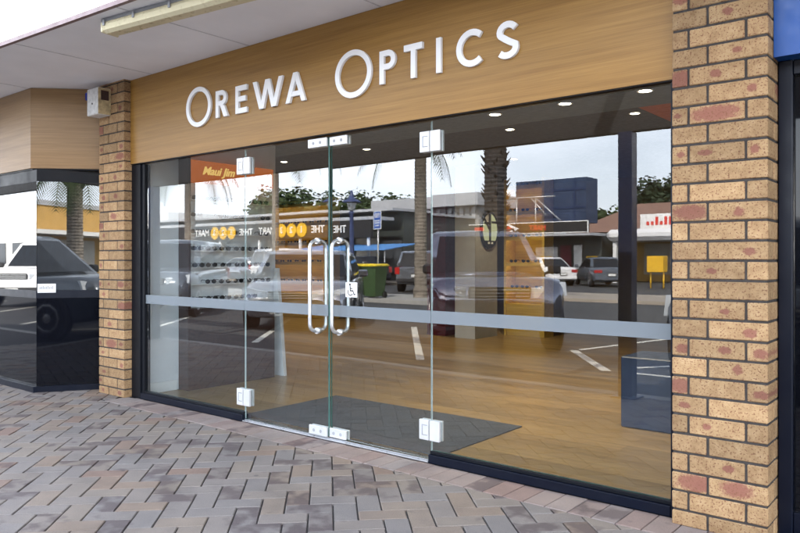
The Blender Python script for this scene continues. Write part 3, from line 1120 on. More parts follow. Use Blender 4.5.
# interior shell
mb = MB()
mb.face([(-12.6, 0.19, 0.006), (-0.75, 0.19, 0.006), (-0.75, 9, 0.006), (-12.6, 9, 0.006)], 'floor')
tag(mb.build('shop_floor'), kind='structure')
mb = MB()
mb.box(-12.5, -0.8, 0.125, 2.25, 2.385, 2.44, 'bulk')
mb.box(-12.5, -0.8, 2.25, 2.27, 2.42, 2.72, 'bulk')
part(mb, 'bulkhead')
mb = MB()
mb.box(-12.5, -0.8, 2.28, 8.9, 2.62, 2.64, 'ceil')
part(mb, 'ceiling')
mb = MB()
mb.box(-2.44, -1.0, 2.75, 4.3, 2.56, 2.615, 'orange')
part(mb, 'ceiling_panel')
mb = MB()
mb.box(-5.86, -5.752, 0.16, 1.60, 0, 2.42, 'wall')
mb.box(-12.6, -5.752, 1.601, 1.68, 0, 2.42, 'wall')
mb.box(-12.6, -12.5, 1.86, 9, 0, 2.7, 'wall_warm')
mb.box(-12.6, -0.7, 8.9, 9.0, 0, 2.7, 'wall_warm')
mb.box(-0.80, -0.72, 0.30, 9, 0, 2.7, 'wall')
part(mb, 'interior_wall')
mb = MB()
mb.box(-5.752, -5.735, 0.16, 0.50, 0.006, 0.10, 'white', ch=.004)
part(mb, 'skirting')

# ------------------------------------------------------------------ CANOPY over the footpath
canopy = thing('canopy', 'white painted canopy soffit over the brick footpath in front of the shops', 'canopy', (-4, -0.5, 2.75))
def cpart(mb, name, **k):
    return part(mb, name, None, canopy, **k)
def edge_y(x): return -1.063 + (x + 5.633) * 0.06
mb = MB()
mb.prism([(-14, edge_y(-14)), (3, edge_y(3)), (3, 0.12), (-14, 0.12)], 2.751, 2.772, 'soffit')
cpart(mb, 'soffit')
mb = MB()
mb.prism([(-14, edge_y(-14) - .03), (3, edge_y(3) - .03), (3, edge_y(3) - .001), (-14, edge_y(-14) - .001)], 2.744, 2.774, 'trim')
cpart(mb, 'edge_trim')
for xx in (-9.3, -8.03, -6.75, -5.44, -4.17, -2.9, -1.6):
    mb = MB()
    mb.box(xx - .005, xx + .005, edge_y(xx) + .01, FY - .002 if xx > -5.6 else -0.40 if xx < -6.6 else -.25, 2.7485, 2.7508, 'soffit_joint')
    cpart(mb, 'joint_strip')
mb = MB()
mb.box(-14, 3, -2.66, -2.58, 2.30, 2.86, 'beam', ch=.004)
cpart(mb, 'front_beam')
for xx in (-9.8, -2.43, 2.6):
    mb = MB()
    mb.box(xx - .06, xx + .06, -2.575, edge_y(xx) - .031, 2.80, 2.88, 'beam')
    cpart(mb, 'rafter')
for xx in (-9.8, -2.43):
    mb = MB()
    mb.box(xx - .062, xx + .062, -2.60 - .062, -2.60 + .062, 0.012, 2.2985, 'post', ch=.006)
    mb.box(xx - .11, xx + .11, -2.69, -2.49, -0.004, 0.012, 'post', ch=.003)
    cpart(mb, 'post')

# fluorescent batten under the soffit
lamp = thing('fluorescent_light', 'yellowed fluorescent batten light fixed under the white canopy', 'light fitting', (-3.80, -0.775, 2.75), math.atan2(.150, 1.17))
mb = MB()
mb.box(-.66, .66, -.062, .062, -.024, -.0015, 'grey', ch=.003)
mb.build('base', parent=lamp)
mb = MB()
prof = [(-.058, -.0245), (-.066, -.045), (-.058, -.075), (-.034, -.092), (.034, -.092), (.058, -.075), (.066, -.045), (.058, -.0245)]
mb.loft([[Vector((x, a, b)) for a, b in prof] for x in (-.645, .645)], 'diffuser', smooth=False)
mb.build('diffuser', parent=lamp)
for xx in (-.662, .646):
    mb = MB()
    mb.box(xx, xx + .016, -.066, .066, -.090, -.0245, 'diffuser', ch=.006)
    mb.build('end_cap', parent=lamp)
for xx in (-.62, -.33, 0.0, .33, .62):
    mb = MB()
    mb.box(xx - .009, xx + .009, -.076, -.067, -.052, -.012, 'grey', ch=.002)
    mb.build('clip', parent=lamp)

# alarm box on the left pillar
abox = thing('alarm_box', 'weathered white siren box with a blue lamp on the left brick pillar', 'alarm box', (-6.088, -0.001, 2.46))
mb = MB()
mb.box(-.095, .095, -.120, 0, 0, .236, 'boxwhite', ch=.006)
mb.box(.0955, .0975, -.118, -.002, .004, .232, 'boxrust')
mb.build('body', parent=abox)
mb = MB()
mb.box(.0980, .1010, -.094, -.022, .128, .212, 'brown', ch=.001)
for k in range(6):
    mb.box(.1012, .1022, -.092, -.024, .134 + k * .012, .139 + k * .012, 'bumper')
mb.build('grille', parent=abox)
mb = MB()
mb.tube([(-.0, -.1205, .10), (-.0, -.1235, .10)], .008, 'bumper', 12)
mb.build('keyhole', parent=abox)
mb = MB()
mb.box(-.150, -.096, -.112, -.055, .150, .222, 'bluelamp', ch=.008)
mb.build('lamp', parent=abox)

# ------------------------------------------------------------------ THINGS INSIDE THE SHOP
m_ = MB()
m_.box(-4.40, -2.56, 0.20, 1.20, 0.0065, 0.014, 'mat', ch=.003)
tag(m_.build('entrance_mat'), 'dark grey entrance mat on the timber floor behind the glass doors', 'mat')

# downlights
def downlight(x, y, z, first=[None]):
    if first[0] is None:
        t = thing('downlight', 'x', 'downlight', (x, y, z), 0, 'ceiling downlights in the shop')
        mb = MB()
        mb.lathe([(.058, 0), (.062, -.004), (.058, -.008), (.045, -.008), (.045, -.002)], 'white', 24)
        mb.build('rim', parent=t)
        mb = MB()
        mb.lathe([(.044, -.003), (.043, -.0065)], 'lampglow', 20)
        mb.build('lens', parent=t)
        first[0] = t
    else:
        t = copy_tree(first[0])
        t.location = (x, y, z)
    l = bpy.data.lights.new('downlight_beam', 'SPOT')
    l.energy = 23
    l.color = (1.0, 0.80, 0.52)
    l.spot_size = R(105)
    l.spot_blend = 0.6
    l.shadow_soft_size = 0.05
    lo = bpy.data.objects.new('downlight_beam', l)
    COL.objects.link(lo)
    lo.location = (x, y, z - .02)
    if y > 5.5: l.energy = 30  # added lamps at the back run stronger to lift the golden shelves
    return t
DL = [(-3.126, 1.748, 2.3845, 'bright downlight in the grey bulkhead, left of its row of three behind the right pane'),
      (-2.498, 1.736, 2.3845, 'bright downlight in the grey bulkhead, middle of its row of three behind the right pane'),
      (-1.873, 1.712, 2.3845, 'bright downlight in the grey bulkhead nearest the right brick pillar'),
      (-4.053, 3.552, 2.6205, 'downlight in the brown ceiling above the upper right door hinge'),
      (-2.665, 3.566, 2.6205, 'downlight in the brown ceiling beside the orange ceiling panel'),
      (-7.93, 3.73, 2.6205, 'lone downlight in the brown ceiling seen through the left glass door'),
      (-6.2, 3.6, 2.6205, 'added downlight in the brown ceiling deep inside behind the doors'),  # from here on: unseen lamps added to brighten the dark interior
      (-10.6, 5.6, 2.6205, 'added downlight brightening the golden shelves on the left of the back wall'),
      (-5.2, 5.6, 2.6205, 'added downlight brightening the golden cabinet beside the column'),
      (-8.0, 6.2, 2.6205, 'added downlight far back in the middle of the shop')]
for x, y, z, lb in DL:
    downlight(x, y, z)['label'] = lb

# left display: dark base cabinet, white backed shelves, orange header
cab = thing('display_cabinet', 'dark wenge sunglasses cabinet with white backed shelves along the left wall', 'cabinet', (-5.66, 0.52, 0.006))
mb = MB(); mb.box(-.088, .062, .0, 1.02, .0, .74, 'wenge', ch=.003); mb.build('base_unit', parent=cab)
mb = MB(); mb.box(-.088, -.062, .03, 1.02, .741, 1.90, 'wall'); mb.build('back_panel', parent=cab)  # white paint stands in for the mirror back's bright reflection
mb = MB(); mb.box(-.088, .066, .0, .028, .741, 2.20, 'wenge', ch=.002); mb.build('end_panel', parent=cab)
mb = MB()
mb.box(-.088, .040, .029, 1.02, 1.905, 2.10, 'orange_lit', ch=.003)
hd = mb.build('header', parent=cab)
mb = MB()
text_bm(mb, 'Maui Jim', 0.105, 'gold_lit', facing((.046, .345, 2.01), (0, 1, 0.02)), 0.008, shear=0.35, bold=.002)
mb.build('lettering', parent=hd)
for k in range(7):
    mb = MB()
    mb.box(-.061, .040, .03, 1.02, .80 + k * .155, .806 + k * .155, 'white')
    mb.build('shelf', parent=cab)
# sunglasses on the shelves
def glasses():
    mb = MB()
    for s in (-1, 1):
        pts = [(0.0, s * .035 + .027 * math.cos(a), .020 + .019 * math.sin(a) - (.004 if math.sin(a) > 0 else 0)) for a in [2 * PI * k / 14 for k in range(14)]]
        mb.loft([[Vector((x, p[1], p[2])) for p in pts] for x in (-.002, .003)], 'lens', smooth=False)
        mb.tube([(0, s * .062, .030), (-.045, s * .066, .030), (-.055, s * .066, .018)], .0028, 'lens', 6)
    mb.tube([(.001, -.010, .026), (.003, 0, .030), (.001, .010, .026)], .0025, 'lens', 6)
    return mb.build('sunglasses')
rows = ['bottom shelf', 'second shelf up', 'third shelf up', 'middle shelf', 'fifth shelf up', 'second shelf from the top', 'top shelf']
cols = ['by the end panel', 'second from the end panel', 'third from the end panel', 'fourth from the end panel', 'fifth from the end panel', 'farthest from the window']
g0 = None
rg = random.Random(2)
for k in range(7):
    for c in range(6):
        if rg.random() < .08: continue
        o = glasses() if g0 is None else g0.copy()
        if g0 is None: g0 = o
        else: COL.objects.link(o)
        o.location = (-5.645 + rg.uniform(-.01, .01), 0.645 + c * .16 + rg.uniform(-.012, .012), .806 + .006 + k * .155)
        o.scale = (1, 1.05, 1.25)
        o.rotation_euler = (0, 0, rg.uniform(-.1, .1))
        tag(o, 'sunglasses on the %s of the cabinet, %s' % (rows[k], cols[c]), 'sunglasses', 'sunglasses on the mirrored shelves')
# white angled board behind the cabinet
mb = MB()
mb.prism([(0, 0), (.16, 0), (.05, 1.1), (0, 1.1)], -.02, .02, 'wall', Matrix(((1, 0, 0, 0), (0, 0, 1, 0), (0, 1, 0, 0), (0, 0, 0, 1))))
o = mb.build('display_board')
o.location = (-5.735, 1.66, 0.006)
tag(o, 'white tapering display board standing past the dark cabinet', 'board')

# column with the oval emblem
colm = thing('interior_column', 'square interior column, pale front and side in painted shade, with an oval black emblem', 'column', (-6.136, 6.06, 0.006))
mb = MB()
mb.box(-.182, .180, -.31, .31, 0, 2.61, 'wall')
mb.build('shaft', parent=colm)
mb = MB()
mb.box(.181, .186, -.31, .31, 0, 2.61, 'column')  # thin sheet carrying the painted shade of the column's side
mb.build('side_panel', parent=colm)
mb = MB()
def oval(rx, rz, n=40): return [(rx * math.cos(2 * PI * k / n), rz * math.sin(2 * PI * k / n)) for k in range(n)]
ov = Matrix(((0, 0, 1, .187), (1, 0, 0, .05), (0, 1, 0, 1.645), (0, 0, 0, 1)))
mb.prism(oval(.245, .285), 0, .03, 'blacksign', ov)
mb.prism(clip(oval(.200, .245), -1, 0, -.035), .0305, .036, 'cream', ov)
mb.prism(clip(clip(clip(oval(.200, .245), 1, 0, -.035), .75, .66, -.035), 0, -1, .165), .0305, .036, 'cream', ov)
mb.prism(clip(clip(oval(.200, .245), 1, 0, -.045), -.75, -.66, -.015), .0305, .036, 'sign_white', ov)
mb.box(.035, .20, .10, .135, .0362, .040, 'blacksign', ov)
mb.box(-.17, -.01, .085, .12, .0362, .040, 'blacksign', ov)
mb.prism(clip(oval(.202, .247), 0, 1, -.165), .0362, .040, 'blacksign', ov)
mb.box(-.07, -.02, -.215, -.185, .0402, .043, 'sign_white', ov)
mb.box(.02, .07, -.215, -.185, .0402, .043, 'sign_white', ov)
mb.build('emblem', parent=colm)
# maroon side panel left of the column
mb = MB()
mb.box(-.18, .18, 0, .30, 0, 2.3, 'maroon')
o = mb.build('tall_cabinet'); o.location = (-6.75, 5.85, 0.006)
tag(o, 'tall dark maroon cabinet beside the pale interior column', 'cabinet')

def gold_unit(name, label, x0, x1, y, n):
    t = thing(name, label, 'shelving', ((x0 + x1) / 2, y, 0.006))
    w = (x1 - x0) / 2
    mb = MB(); mb.box(-w, w, .30, .34, 0, 2.45, 'gold'); mb.build('back_panel', parent=t)
    for s in (-1, 1):
        mb = MB(); mb.box(s * w - .02, s * w + .02, 0, .299, 0, 2.45, 'gold', ch=.003); mb.build('side_panel', parent=t)
    mb = MB(); mb.box(-w + .021, w - .021, .02, .299, 0, .50, 'gold', ch=.003); mb.build('base_unit', parent=t)
    for k in range(n):
        z = .72 + k * (2.0 / n)
        mb = MB(); mb.box(-w + .021, w - .021, .03, .299, z, z + .025, 'gold'); mb.box(-w + .021, w - .021, .008, .0295, z - .030, z + .025, 'gold'); sh = mb.build('shelf', parent=t)
        mb = MB(); mb.box(-w + .03, w - .03, .05, .07, z - .010, z - .001, 'shelfglow'); mb.build('light_strip', parent=sh)
    return t
gold_unit('lit_shelving', 'golden timber shelving with lit shelves seen through the left door', -12.3, -10.2, 6.9, 5)
gold_unit('lit_shelving', 'golden timber shelving just right of the column with the oval emblem', -5.92, -5.25, 6.55, 5)

lits = [(-11.9, 6.98, 'left golden shelving'), (-5.86, 6.63, 'golden column-side shelving')]
for bx, by, nm in lits:
    for k in range(5):
        for c in range(8 if bx < -10 else 3):
            o = g0.copy(); COL.objects.link(o)
            o.location = (bx + .22 * c + rg.uniform(-.02, .02) + .05, by, .006 + .745 + k * .40)
            o.rotation_euler = (0, 0, R(-90) + rg.uniform(-.15, .15))
            o.scale = (1.1, 1.1, 1.3)
            tag(o, 'glasses on the %s, %s shelf up, %s from its left end' % (nm, ('first', 'second', 'third', 'fourth', 'fifth')[k], ('first', 'second', 'third', 'fourth', 'fifth', 'sixth', 'seventh', 'eighth')[c]), 'sunglasses', 'glasses on the golden shelves')
# navy plinth near the right pillar
mb = MB()
mb.box(0, .95, 0, .42, 0, .50, 'navy', ch=.008)
o = mb.build('plinth'); o.location = (-2.03, 1.66, .006)
tag(o, 'low navy blue display plinth on the floor behind the right pane', 'plinth')

# ------------------------------------------------------------------ LEFT CORNER SHOP
lshop = thing('corner_shop', 'neighbouring corner shop with pale oak fascia and black tinted glass at left', 'shop', (-7.6, 0.2, 0))
def lpart(mb, name, parent=None, **k):
    return part(mb, name, None, parent or lshop, **k)
FC = (-6.72, -0.37); FE = (-6.24, 0.11)
GC = (-6.645, -0.352); GE = (-6.348, 0.115)
def wall_prism(mb, pts, th, z0, z1, mat):
    """thick sheet following a plan polyline, thickness to the back"""
    pts = [Vector(p) for p in pts]
    offs = []
    for k, p in enumerate(pts):
        if k == 0: d = pts[1] - pts[0]
        elif k == len(pts) - 1: d = pts[-1] - pts[-2]
        else: d = (pts[k + 1] - pts[k]).normalized() + (pts[k] - pts[k - 1]).normalized()
        d.normalize()
        n = Vector((-d.y, d.x))
        offs.append(p + n * th)
    for k in range(len(pts) - 1):
        mb.prism([tuple(pts[k]), tuple(pts[k + 1]), tuple(offs[k + 1]), tuple(offs[k])], z0, z1, mat)
mb = MB(); wall_prism(mb, [(-13, FC[1]), FC], .05, 2.022, 2.748, 'oak_pale'); lpart(mb, 'fascia')
mb = MB(); wall_prism(mb, [(FC[0] + .0015, FC[1] + .0015), FE], .05, 2.022, 2.748, 'oak_pale'); lpart(mb, 'fascia')
mb = MB(); wall_prism(mb, [(-13, FC[1] + .012), (FC[0] + .005, FC[1] + .012), (FE[0] - .01, FE[1])], .05, 2.008, 2.020, 'black'); lpart(mb, 'fascia_trim')
mb = MB(); wall_prism(mb, [(-13, GC[1] + .002), (GC[0], GC[1] + .002), GE], .03, 1.90, 2.006, 'black'); lpart(mb, 'head_rail')
def two_pane(a, b, z0, z1, mat, name):
    mb = MB()
    d = (Vector(b) - Vector(a)).normalized(); n = Vector((-d.y, d.x)) * .01
    a2, b2 = Vector(a) + n, Vector(b) + n
    mb.face([(a[0], a[1], z0), (b[0], b[1], z0), (b[0], b[1], z1), (a[0], a[1], z1)], mat)
    mb.face([(b2.x, b2.y, z0), (a2.x, a2.y, z0), (a2.x, a2.y, z1), (b2.x, b2.y, z1)], mat)
    return lpart(mb, name, fix=False)
gpl = two_pane((-13, GC[1]), (GC[0] - .002, GC[1]), 0.915, 1.90, 'glass_dark', 'glass_panel')
gps = two_pane((GC[0] + .001, GC[1] + .001), GE, 0.915, 1.90, 'glass_dark', 'glass_panel')
mb = MB(); wall_prism(mb, [(-13, GC[1]), (GC[0] - .002, GC[1])], .02, 0.055, 0.845, 'spandrel'); lpart(mb, 'base_panel')
mb = MB(); wall_prism(mb, [(GC[0] + .001, GC[1] + .001), GE], .02, 0.055, 0.845, 'spandrel'); lpart(mb, 'base_panel')
mb = MB(); wall_prism(mb, [(-13, GC[1] - .004), (GC[0], GC[1] - .004), (GE[0] + .003, GE[1] - .003)], .03, 0.846, 0.914, 'sill'); lpart(mb, 'transom')
mb = MB(); wall_prism(mb, [(-13, GC[1] - .035), (GC[0] + .012, GC[1] - .035), (GE[0] + .02, GE[1] - .02)], .06, 0.0, 0.053, 'sill'); lpart(mb, 'plinth')
mb = MB()
sdir = Vector((GE[0] - GC[0], GE[1] - GC[1], 0)).normalized()
sm = facing((GC[0] + sdir.x * .085 + .004, GC[1] + sdir.y * .085 - .004, .935), sdir)
mb.box(-.075, .075, -.04, .04, -.0005, .001, 'sign_white', sm)
for k in range(9):
    mb.box(-.058 + k * .013, -.050 + k * .013, -.008, .012 + (k % 3) * .004, .0012, .0020, 'grey', sm)
lpart(mb, 'sticker', gps)
# inside: golden lit wall
mb = MB()
mb.box(-13, -5.87, 1.55, 1.60, 0, 2.7, 'wall_warm')
mb.box(-13, -12.95, -.3, 1.55, 0, 2.7, 'wall_warm')
lpart(mb, 'interior_wall')
mb = MB()
mb.face([(-13, -.30, .02), (-6.80, -.30, .02), (-5.97, .5, .02), (-5.87, 1.55, .02), (-13, 1.55, .02)], 'wenge')
mb.face([(-13, -.30, 2.45), (-13, 1.55, 2.45), (-5.87, 1.55, 2.45), (-5.97, .5, 2.45), (-6.80, -.30, 2.45)], 'ceil')
lpart(mb, 'floor_and_ceiling')
ls = gold_unit('lit_shelving', 'golden lit shelving inside the splayed window of the corner shop', -7.4, -5.95, 1.15, 4)
for k in range(2):
    mb = MB(); mb.box(-.70, .70, -.02, 0.0, 1.02 + .62 * k, 1.10 + .62 * k, 'white'); mb.build('shelf_edging', parent=ls)

# ------------------------------------------------------------------ RIGHT SHOP
rshop = thing('neighbouring_shop', 'neighbouring shop front with bright blue fascia and dark window frame at right', 'shop', (1.0, 0.3, 0))
def rpart(mb, name): return part(mb, name, None, rshop)
mb = MB(); mb.box(-0.712, 5, 0.09, 0.20, 2.055, 2.749, 'bluefascia'); rpart(mb, 'fascia')
mb = MB()
for a, b in ((-0.712, -0.655), (-0.60, -0.545), (1.4, 1.46), (3.4, 3.46)):
    mb.box(a, b, 0.17, 0.25, 0.0, 2.054, 'sill', ch=.004)
mb.box(-0.655, 5, 0.18, 0.24, 0.0, 0.10, 'sill', ch=.004)
mb.box(-0.545, 5, 0.18, 0.24, 0.80, 0.86, 'sill', ch=.004)
mb.box(-0.655, 5, 0.18, 0.24, 1.99, 2.053, 'sill', ch=.004)
rpart(mb, 'window_frame')
mb = MB(); mb.box(-0.654, 5, 0.205, 0.215, 0.101, 1.989, 'spandrel'); rpart(mb, 'window_pane')

# ------------------------------------------------------------------ CARS
def car(name, label, loc, heading, paint, L=4.5, Wd=1.80, H=1.50, belt=0.92, hood=0.86, kind='sedan', group='cars parked along the street', rails=False):
    t = thing(name, label, 'car', (loc[0], loc[1], RZ + .004), heading, group)
    hw = Wd / 2
    zb = 0.22 if kind != 'suv' else 0.30
    f, r = L / 2, -L / 2
    # lower body: stations along x with (x, half width factor, bottom, top)
    if kind == 'suv':
        st = [(f, .80, zb + .16, .72), (f - .06, .90, zb + .06, hood - .05), (f - .35, .97, zb, hood + .02), (f - 1.25, 1.0, zb, belt), (0, 1.0, zb, belt + .02), (r + .5, 1.0, zb, belt + .03), (r + .08, .95, zb + .05, belt + .03), (r, .90, zb + .14, belt - .02)]
        cab = [(f - 1.20, belt), (f - 1.95, H), (r + .25, H - .03), (r + .05, belt)]
    elif kind == 'hatch':
        st = [(f, .78, zb + .14, .58), (f - .08, .90, zb + .05, .68), (f - .40, .97, zb, hood - .04), (f - 1.05, 1.0, zb, belt), (0, 1.0, zb, belt + .02), (r + .5, 1.0, zb, belt + .04), (r + .08, .94, zb + .06, belt + .03), (r, .88, zb + .15, belt - .05)]
        cab = [(f - .95, belt), (f - 1.75, H), (r + .55, H - .04), (r + .07, belt)]
    else:
        st = [(f, .78, zb + .14, .56), (f - .08, .90, zb + .05, .66), (f - .45, .97, zb, hood - .06), (f - 1.30, 1.0, zb, belt), (0, 1.0, zb, belt + .02), (r + 1.0, 1.0, zb, belt + .04), (r + .10, .93, zb + .06, belt + .02), (r, .86, zb + .15, belt - .10)]
        cab = [(f - 1.25, belt), (f - 2.05, H), (r + 1.35, H - .04), (r + .62, belt + .02)]
    def sec(x, k, b, tp):
        w = hw * k
        half = [(w * .90, b), (w * .985, b + .10), (w, b + (tp - b) * .55), (w * .985, tp - .10), (w * .93, tp - .025), (w * .78, tp)]
        pts = [Vector((x, y, z)) for y, z in half]
        pts.append(Vector((x, 0, tp + .022)))
        pts += [Vector((x, -y, z)) for y, z in reversed(half)]
        return pts
    mb = MB()
    mb.loft([sec(*s) for s in st], paint)
    body = mb.build('body', parent=t)
    # greenhouse
    def gsec(x, z, k, dz=0):
        return x, z, k
    (x0, z0), (x1, z1), (x2, z2), (x3, z3) = cab
    mb = MB()
    kb, kt = hw * .93, hw * .74
    def ring(xf, xr, y, z):
        return [Vector((xf, y, z)), Vector((xf + .06, 0, z + .008)), Vector((xf, -y, z)), Vector((xr, -y, z)), Vector((xr - .03, 0, z + .008)), Vector((xr, y, z))]
    zl = min(z0, z3) - .03
    rings = [ring(x0, x3, kb, zl + .02), ring(x1, x2, kt, z1 - .05), ring(x1 - .12, x2 + .10, kt * .90, z1 - .005), ring(x1 - .45, x2 + .40, kt * .5, z1 + .015)]
    mb.loft(rings, paint)
    mb.build('cabin', parent=t)
    # window panels sitting proud of the cabin
    def quad(pts, m, off):
        n = (pts[1] - pts[0]).cross(pts[2] - pts[0]).normalized() * off
        mb2 = MB()
        mb2.loft([[p + n for p in pts], [p + n * 3 for p in pts]], m, smooth=False)
        return mb2
    def lerp(a, b, u): return a + (b - a) * u
    A0, A1 = Vector((x0, kb, zl + .02)), Vector((x1, kt, z1 - .05))
    B0, B1 = Vector((x0, -kb, zl + .02)), Vector((x1, -kt, z1 - .05))
    C0, C1 = Vector((x3, kb, zl + .02)), Vector((x2, kt, z1 - .05))
    D0, D1 = Vector((x3, -kb, zl + .02)), Vector((x2, -kt, z1 - .05))
    def bil(p00, p10, p01, p11, u, v): return lerp(lerp(p00, p10, u), lerp(p01, p11, u), v)
    # windscreen and rear window with a bowed centre
    for nm, a0, b0, a1, b1, bow in (('windscreen', A0, B0, A1, B1, .062), ('rear_window', D0, C0, D1, C1, -.035)):
        mb2 = MB()
        cols_ = []
        for u in (.07, .28, .5, .72, .93):
            c_ = []
            for v in (.10, .93):
                p = bil(a0, b0, a1, b1, u, v)
                bo = bow * (1 - abs(u - .5) * 2)
                c_.append(p + Vector((bo + math.copysign(.012, bow), 0, .008)))
            cols_.append(c_)
        for ca, cb in zip(cols_[:-1], cols_[1:]):
            mb2.face([ca[0], cb[0], cb[1], ca[1]], 'car_glass')
            mb2.face([q - Vector((math.copysign(.008, bow), 0, 0)) for q in (ca[1], cb[1], cb[0], ca[0])], 'car_glass')
        mb2.build(nm, parent=t, fix=False)
    nd = 3 if kind == 'suv' else 2
    cuts = [.05, .44, .48, .78, .82, .95] if nd == 3 else [.08, .50, .54, .90]
    for s in (1, -1):
        P00, P10, P01, P11 = (A0, C0, A1, C1) if s == 1 else (B0, D0, B1, D1)
        for a, b in zip(cuts[0::2], cuts[1::2]):
            ps = [bil(P00, P10, P01, P11, a, .12), bil(P00, P10, P01, P11, b, .12), bil(P00, P10, P01, P11, b, .90), bil(P00, P10, P01, P11, a, .90)]
            o_ = Vector((0, s * .006, .002))
            mb2 = MB()
            mb2.loft([[p + o_ for p in ps], [p + o_ * 2.2 for p in ps]], 'car_glass', smooth=False)
            mb2.build('side_window', parent=t)
    for s in (1, -1):
        mb2 = MB()
        for xs in ((x0 - .25, x0 - 1.30, x0 - 2.2) if nd == 3 else (x0 - .15, x0 - 1.35)):
            mb2.box(xs - .005, xs + .005, s * hw * .95, s * (hw + .0015), zb + .14, belt - .10, 'bumper')
        for xs in ((x0 - 1.12, x0 - 2.05) if nd == 3 else (x0 - 1.2,)):
            mb2.box(xs - .09, xs + .09, s * hw * .96, s * (hw + .018), belt - .16, belt - .13, paint, ch=.006)
        mb2.build('door_line', parent=body)
    # wheels
    wr = .37 if kind == 'suv' else .31
    for sx in (f - .82, r + .80):
        mb2 = MB()
        for s in (1, -1):
            c = Matrix.Translation((sx, s * (hw * .985), wr)) @ Matrix.Rotation(R(90) * -s, 4, 'X')
            mb2.lathe([(wr + .055, -.02), (wr + .055, .012), (wr - .02, .014)], 'bumper', 24, mtx=c)
        mb2.build('wheel_arch', parent=body)
        for s in (1, -1):
            mb2 = MB()
            c = Matrix.Translation((sx, s * (hw - .10), wr)) @ Matrix.Rotation(R(90) * -s, 4, 'X')
            mb2.lathe([(wr * .60, -.10), (wr - .03, -.10), (wr, -.07), (wr, .07), (wr - .03, .10), (wr * .62, .11)], 'tyre', 28, mtx=c)
            w_ = mb2.build('wheel', parent=t)
            mb2 = MB()
            c = Matrix.Translation((sx, s * (hw - .10), wr)) @ Matrix.Rotation(R(90) * -s, 4, 'X')
            mb2.lathe([(wr * .64, .09), (wr * .64, .118), (wr * .56, .122), (wr * .50, .100), (wr * .16, .112), (.02, .118)], 'alu', 10, mtx=c, smooth=False)
            mb2.build('rim', parent=w_)
    # front: grille, bumper, lamps
    zf = st[2][3]
    mb2 = MB(); mb2.box(f - .02, f + .030, -hw * .42, hw * .42, zf - .27, zf - .12, 'bumper', ch=.012)
    for k in range(3): mb2.box(f + .031, f + .037, -hw * .40, hw * .40, zf - .255 + k * .045, zf - .240 + k * .045, 'steel')
    mb2.build('grille', parent=t)
    mb2 = MB(); mb2.box(f - .12, f + .06, -hw * .86, hw * .86, zb + .10, zb + .26, 'bumper' if kind == 'suv' else paint, ch=.04); mb2.build('bumper', parent=t)
    mb2 = MB(); mb2.box(r - .05, r + .12, -hw * .88, hw * .88, zb + .10, zb + .27, 'bumper' if kind == 'suv' else paint, ch=.04); mb2.build('bumper', parent=t)
    for s in (1, -1):
        mb2 = MB()
        ps = [(f - .02, s * hw * .46, zf - .13), (f - .03, s * hw * .46, zf - .27), (f - .20, s * hw * .955, zf - .25), (f - .26, s * hw * .955, zf - .06)]
        ps = [Vector(p) for p in ps]
        mb2.loft([[p + Vector((-.05, -s * .03, 0)) for p in ps], [p + Vector((.035, s * .012, .0)) for p in ps]], 'headlamp', smooth=False)
        mb2.build('headlight', parent=t)
        mb2 = MB()
        tz = st[-2][3]
        if kind == 'sedan':
            mb2.box(r - .012, r + .16, s * hw * .52, s * hw * .925, tz - .26, tz - .11, 'taillamp', ch=.015)
        else:
            mb2.box(r - .010, r + .14, s * hw * .74, s * hw * .965, tz - .30, tz - .02, 'taillamp', ch=.015)
        mb2.build('taillight', parent=t)
        mb2 = MB()
        mx, my, mz = x0 - .28, s * (hw + .12), belt + .10
        mb2.box(mx - .07, mx + .06, my - .10, my + .09, mz - .07, mz + .08, 'bumper' if kind == 'suv' else paint, ch=.03)
        mb2.tube([(mx, my - s * .08, mz - .04), (mx + .02, s * (hw - .10), mz - .09)], .022, 'bumper', 8)
        mb2.build('wing_mirror', parent=t)
    mb2 = MB(); mb2.box(f + .061, f + .067, -.18, .18, zb + .13, zb + .24, 'plate'); mb2.build('number_plate', parent=t)
    mb2 = MB(); mb2.box(r - .057, r - .051, -.18, .18, zb + .32, zb + .43, 'plate'); mb2.box(r - .051, r + .05, -.2, .2, zb + .30, zb + .45, 'bumper', ch=.005); mb2.build('number_plate', parent=t)
    if rails:
        for s in (1, -1):
            mb2 = MB()
            mb2.tube([(x1 - .25, s * kt * .86, z1 - .02), (x1 - .40, s * kt * .86, z1 + .05), (x2 + .45, s * kt * .86, z1 + .05), (x2 + .25, s * kt * .86, z1 - .02)], .016, 'bumper', 8)
            mb2.build('roof_rail', parent=t)
    return t

HD = math.atan2(.751, .66)
def nose(x, y, L):
    return (x - LD.x * L / 2, y - LD.y * L / 2)
car('parked_car', 'dark silver four wheel drive parked nose in, reflected in the middle of the glass', nose(-5.15, -4.95, 4.8), HD, 'car_navy', 4.8, 2.0, 1.78, 1.06, 1.04, 'suv', rails=True)
car('parked_car', 'silver hatchback parked nose in, reflected behind the door handles', nose(-9.9, -5.35, 4.2), HD, 'car_silver', 4.2, 1.74, 1.50, .94, .90, 'hatch')
car('parked_car', 'dark grey four wheel drive parked nose in beyond the silver hatchback', nose(-14.4, -5.25, 4.7), HD, 'car_grey', 4.7, 1.90, 1.80, 1.06, 1.02, 'suv')
car('parked_car', 'white four wheel drive parked nose in opposite the corner shop', nose(-20.6, -5.9, 4.8), HD, 'car_white', 4.8, 1.92, 1.84, 1.06, 1.04, 'suv')
car('parked_car', 'charcoal four wheel drive parked square to the kerb nearest the right shop', (-1.42, -3.05 - 2.3), R(90), 'car_grey', 4.6, 1.88, 1.74, 1.04, 1.02, 'suv')
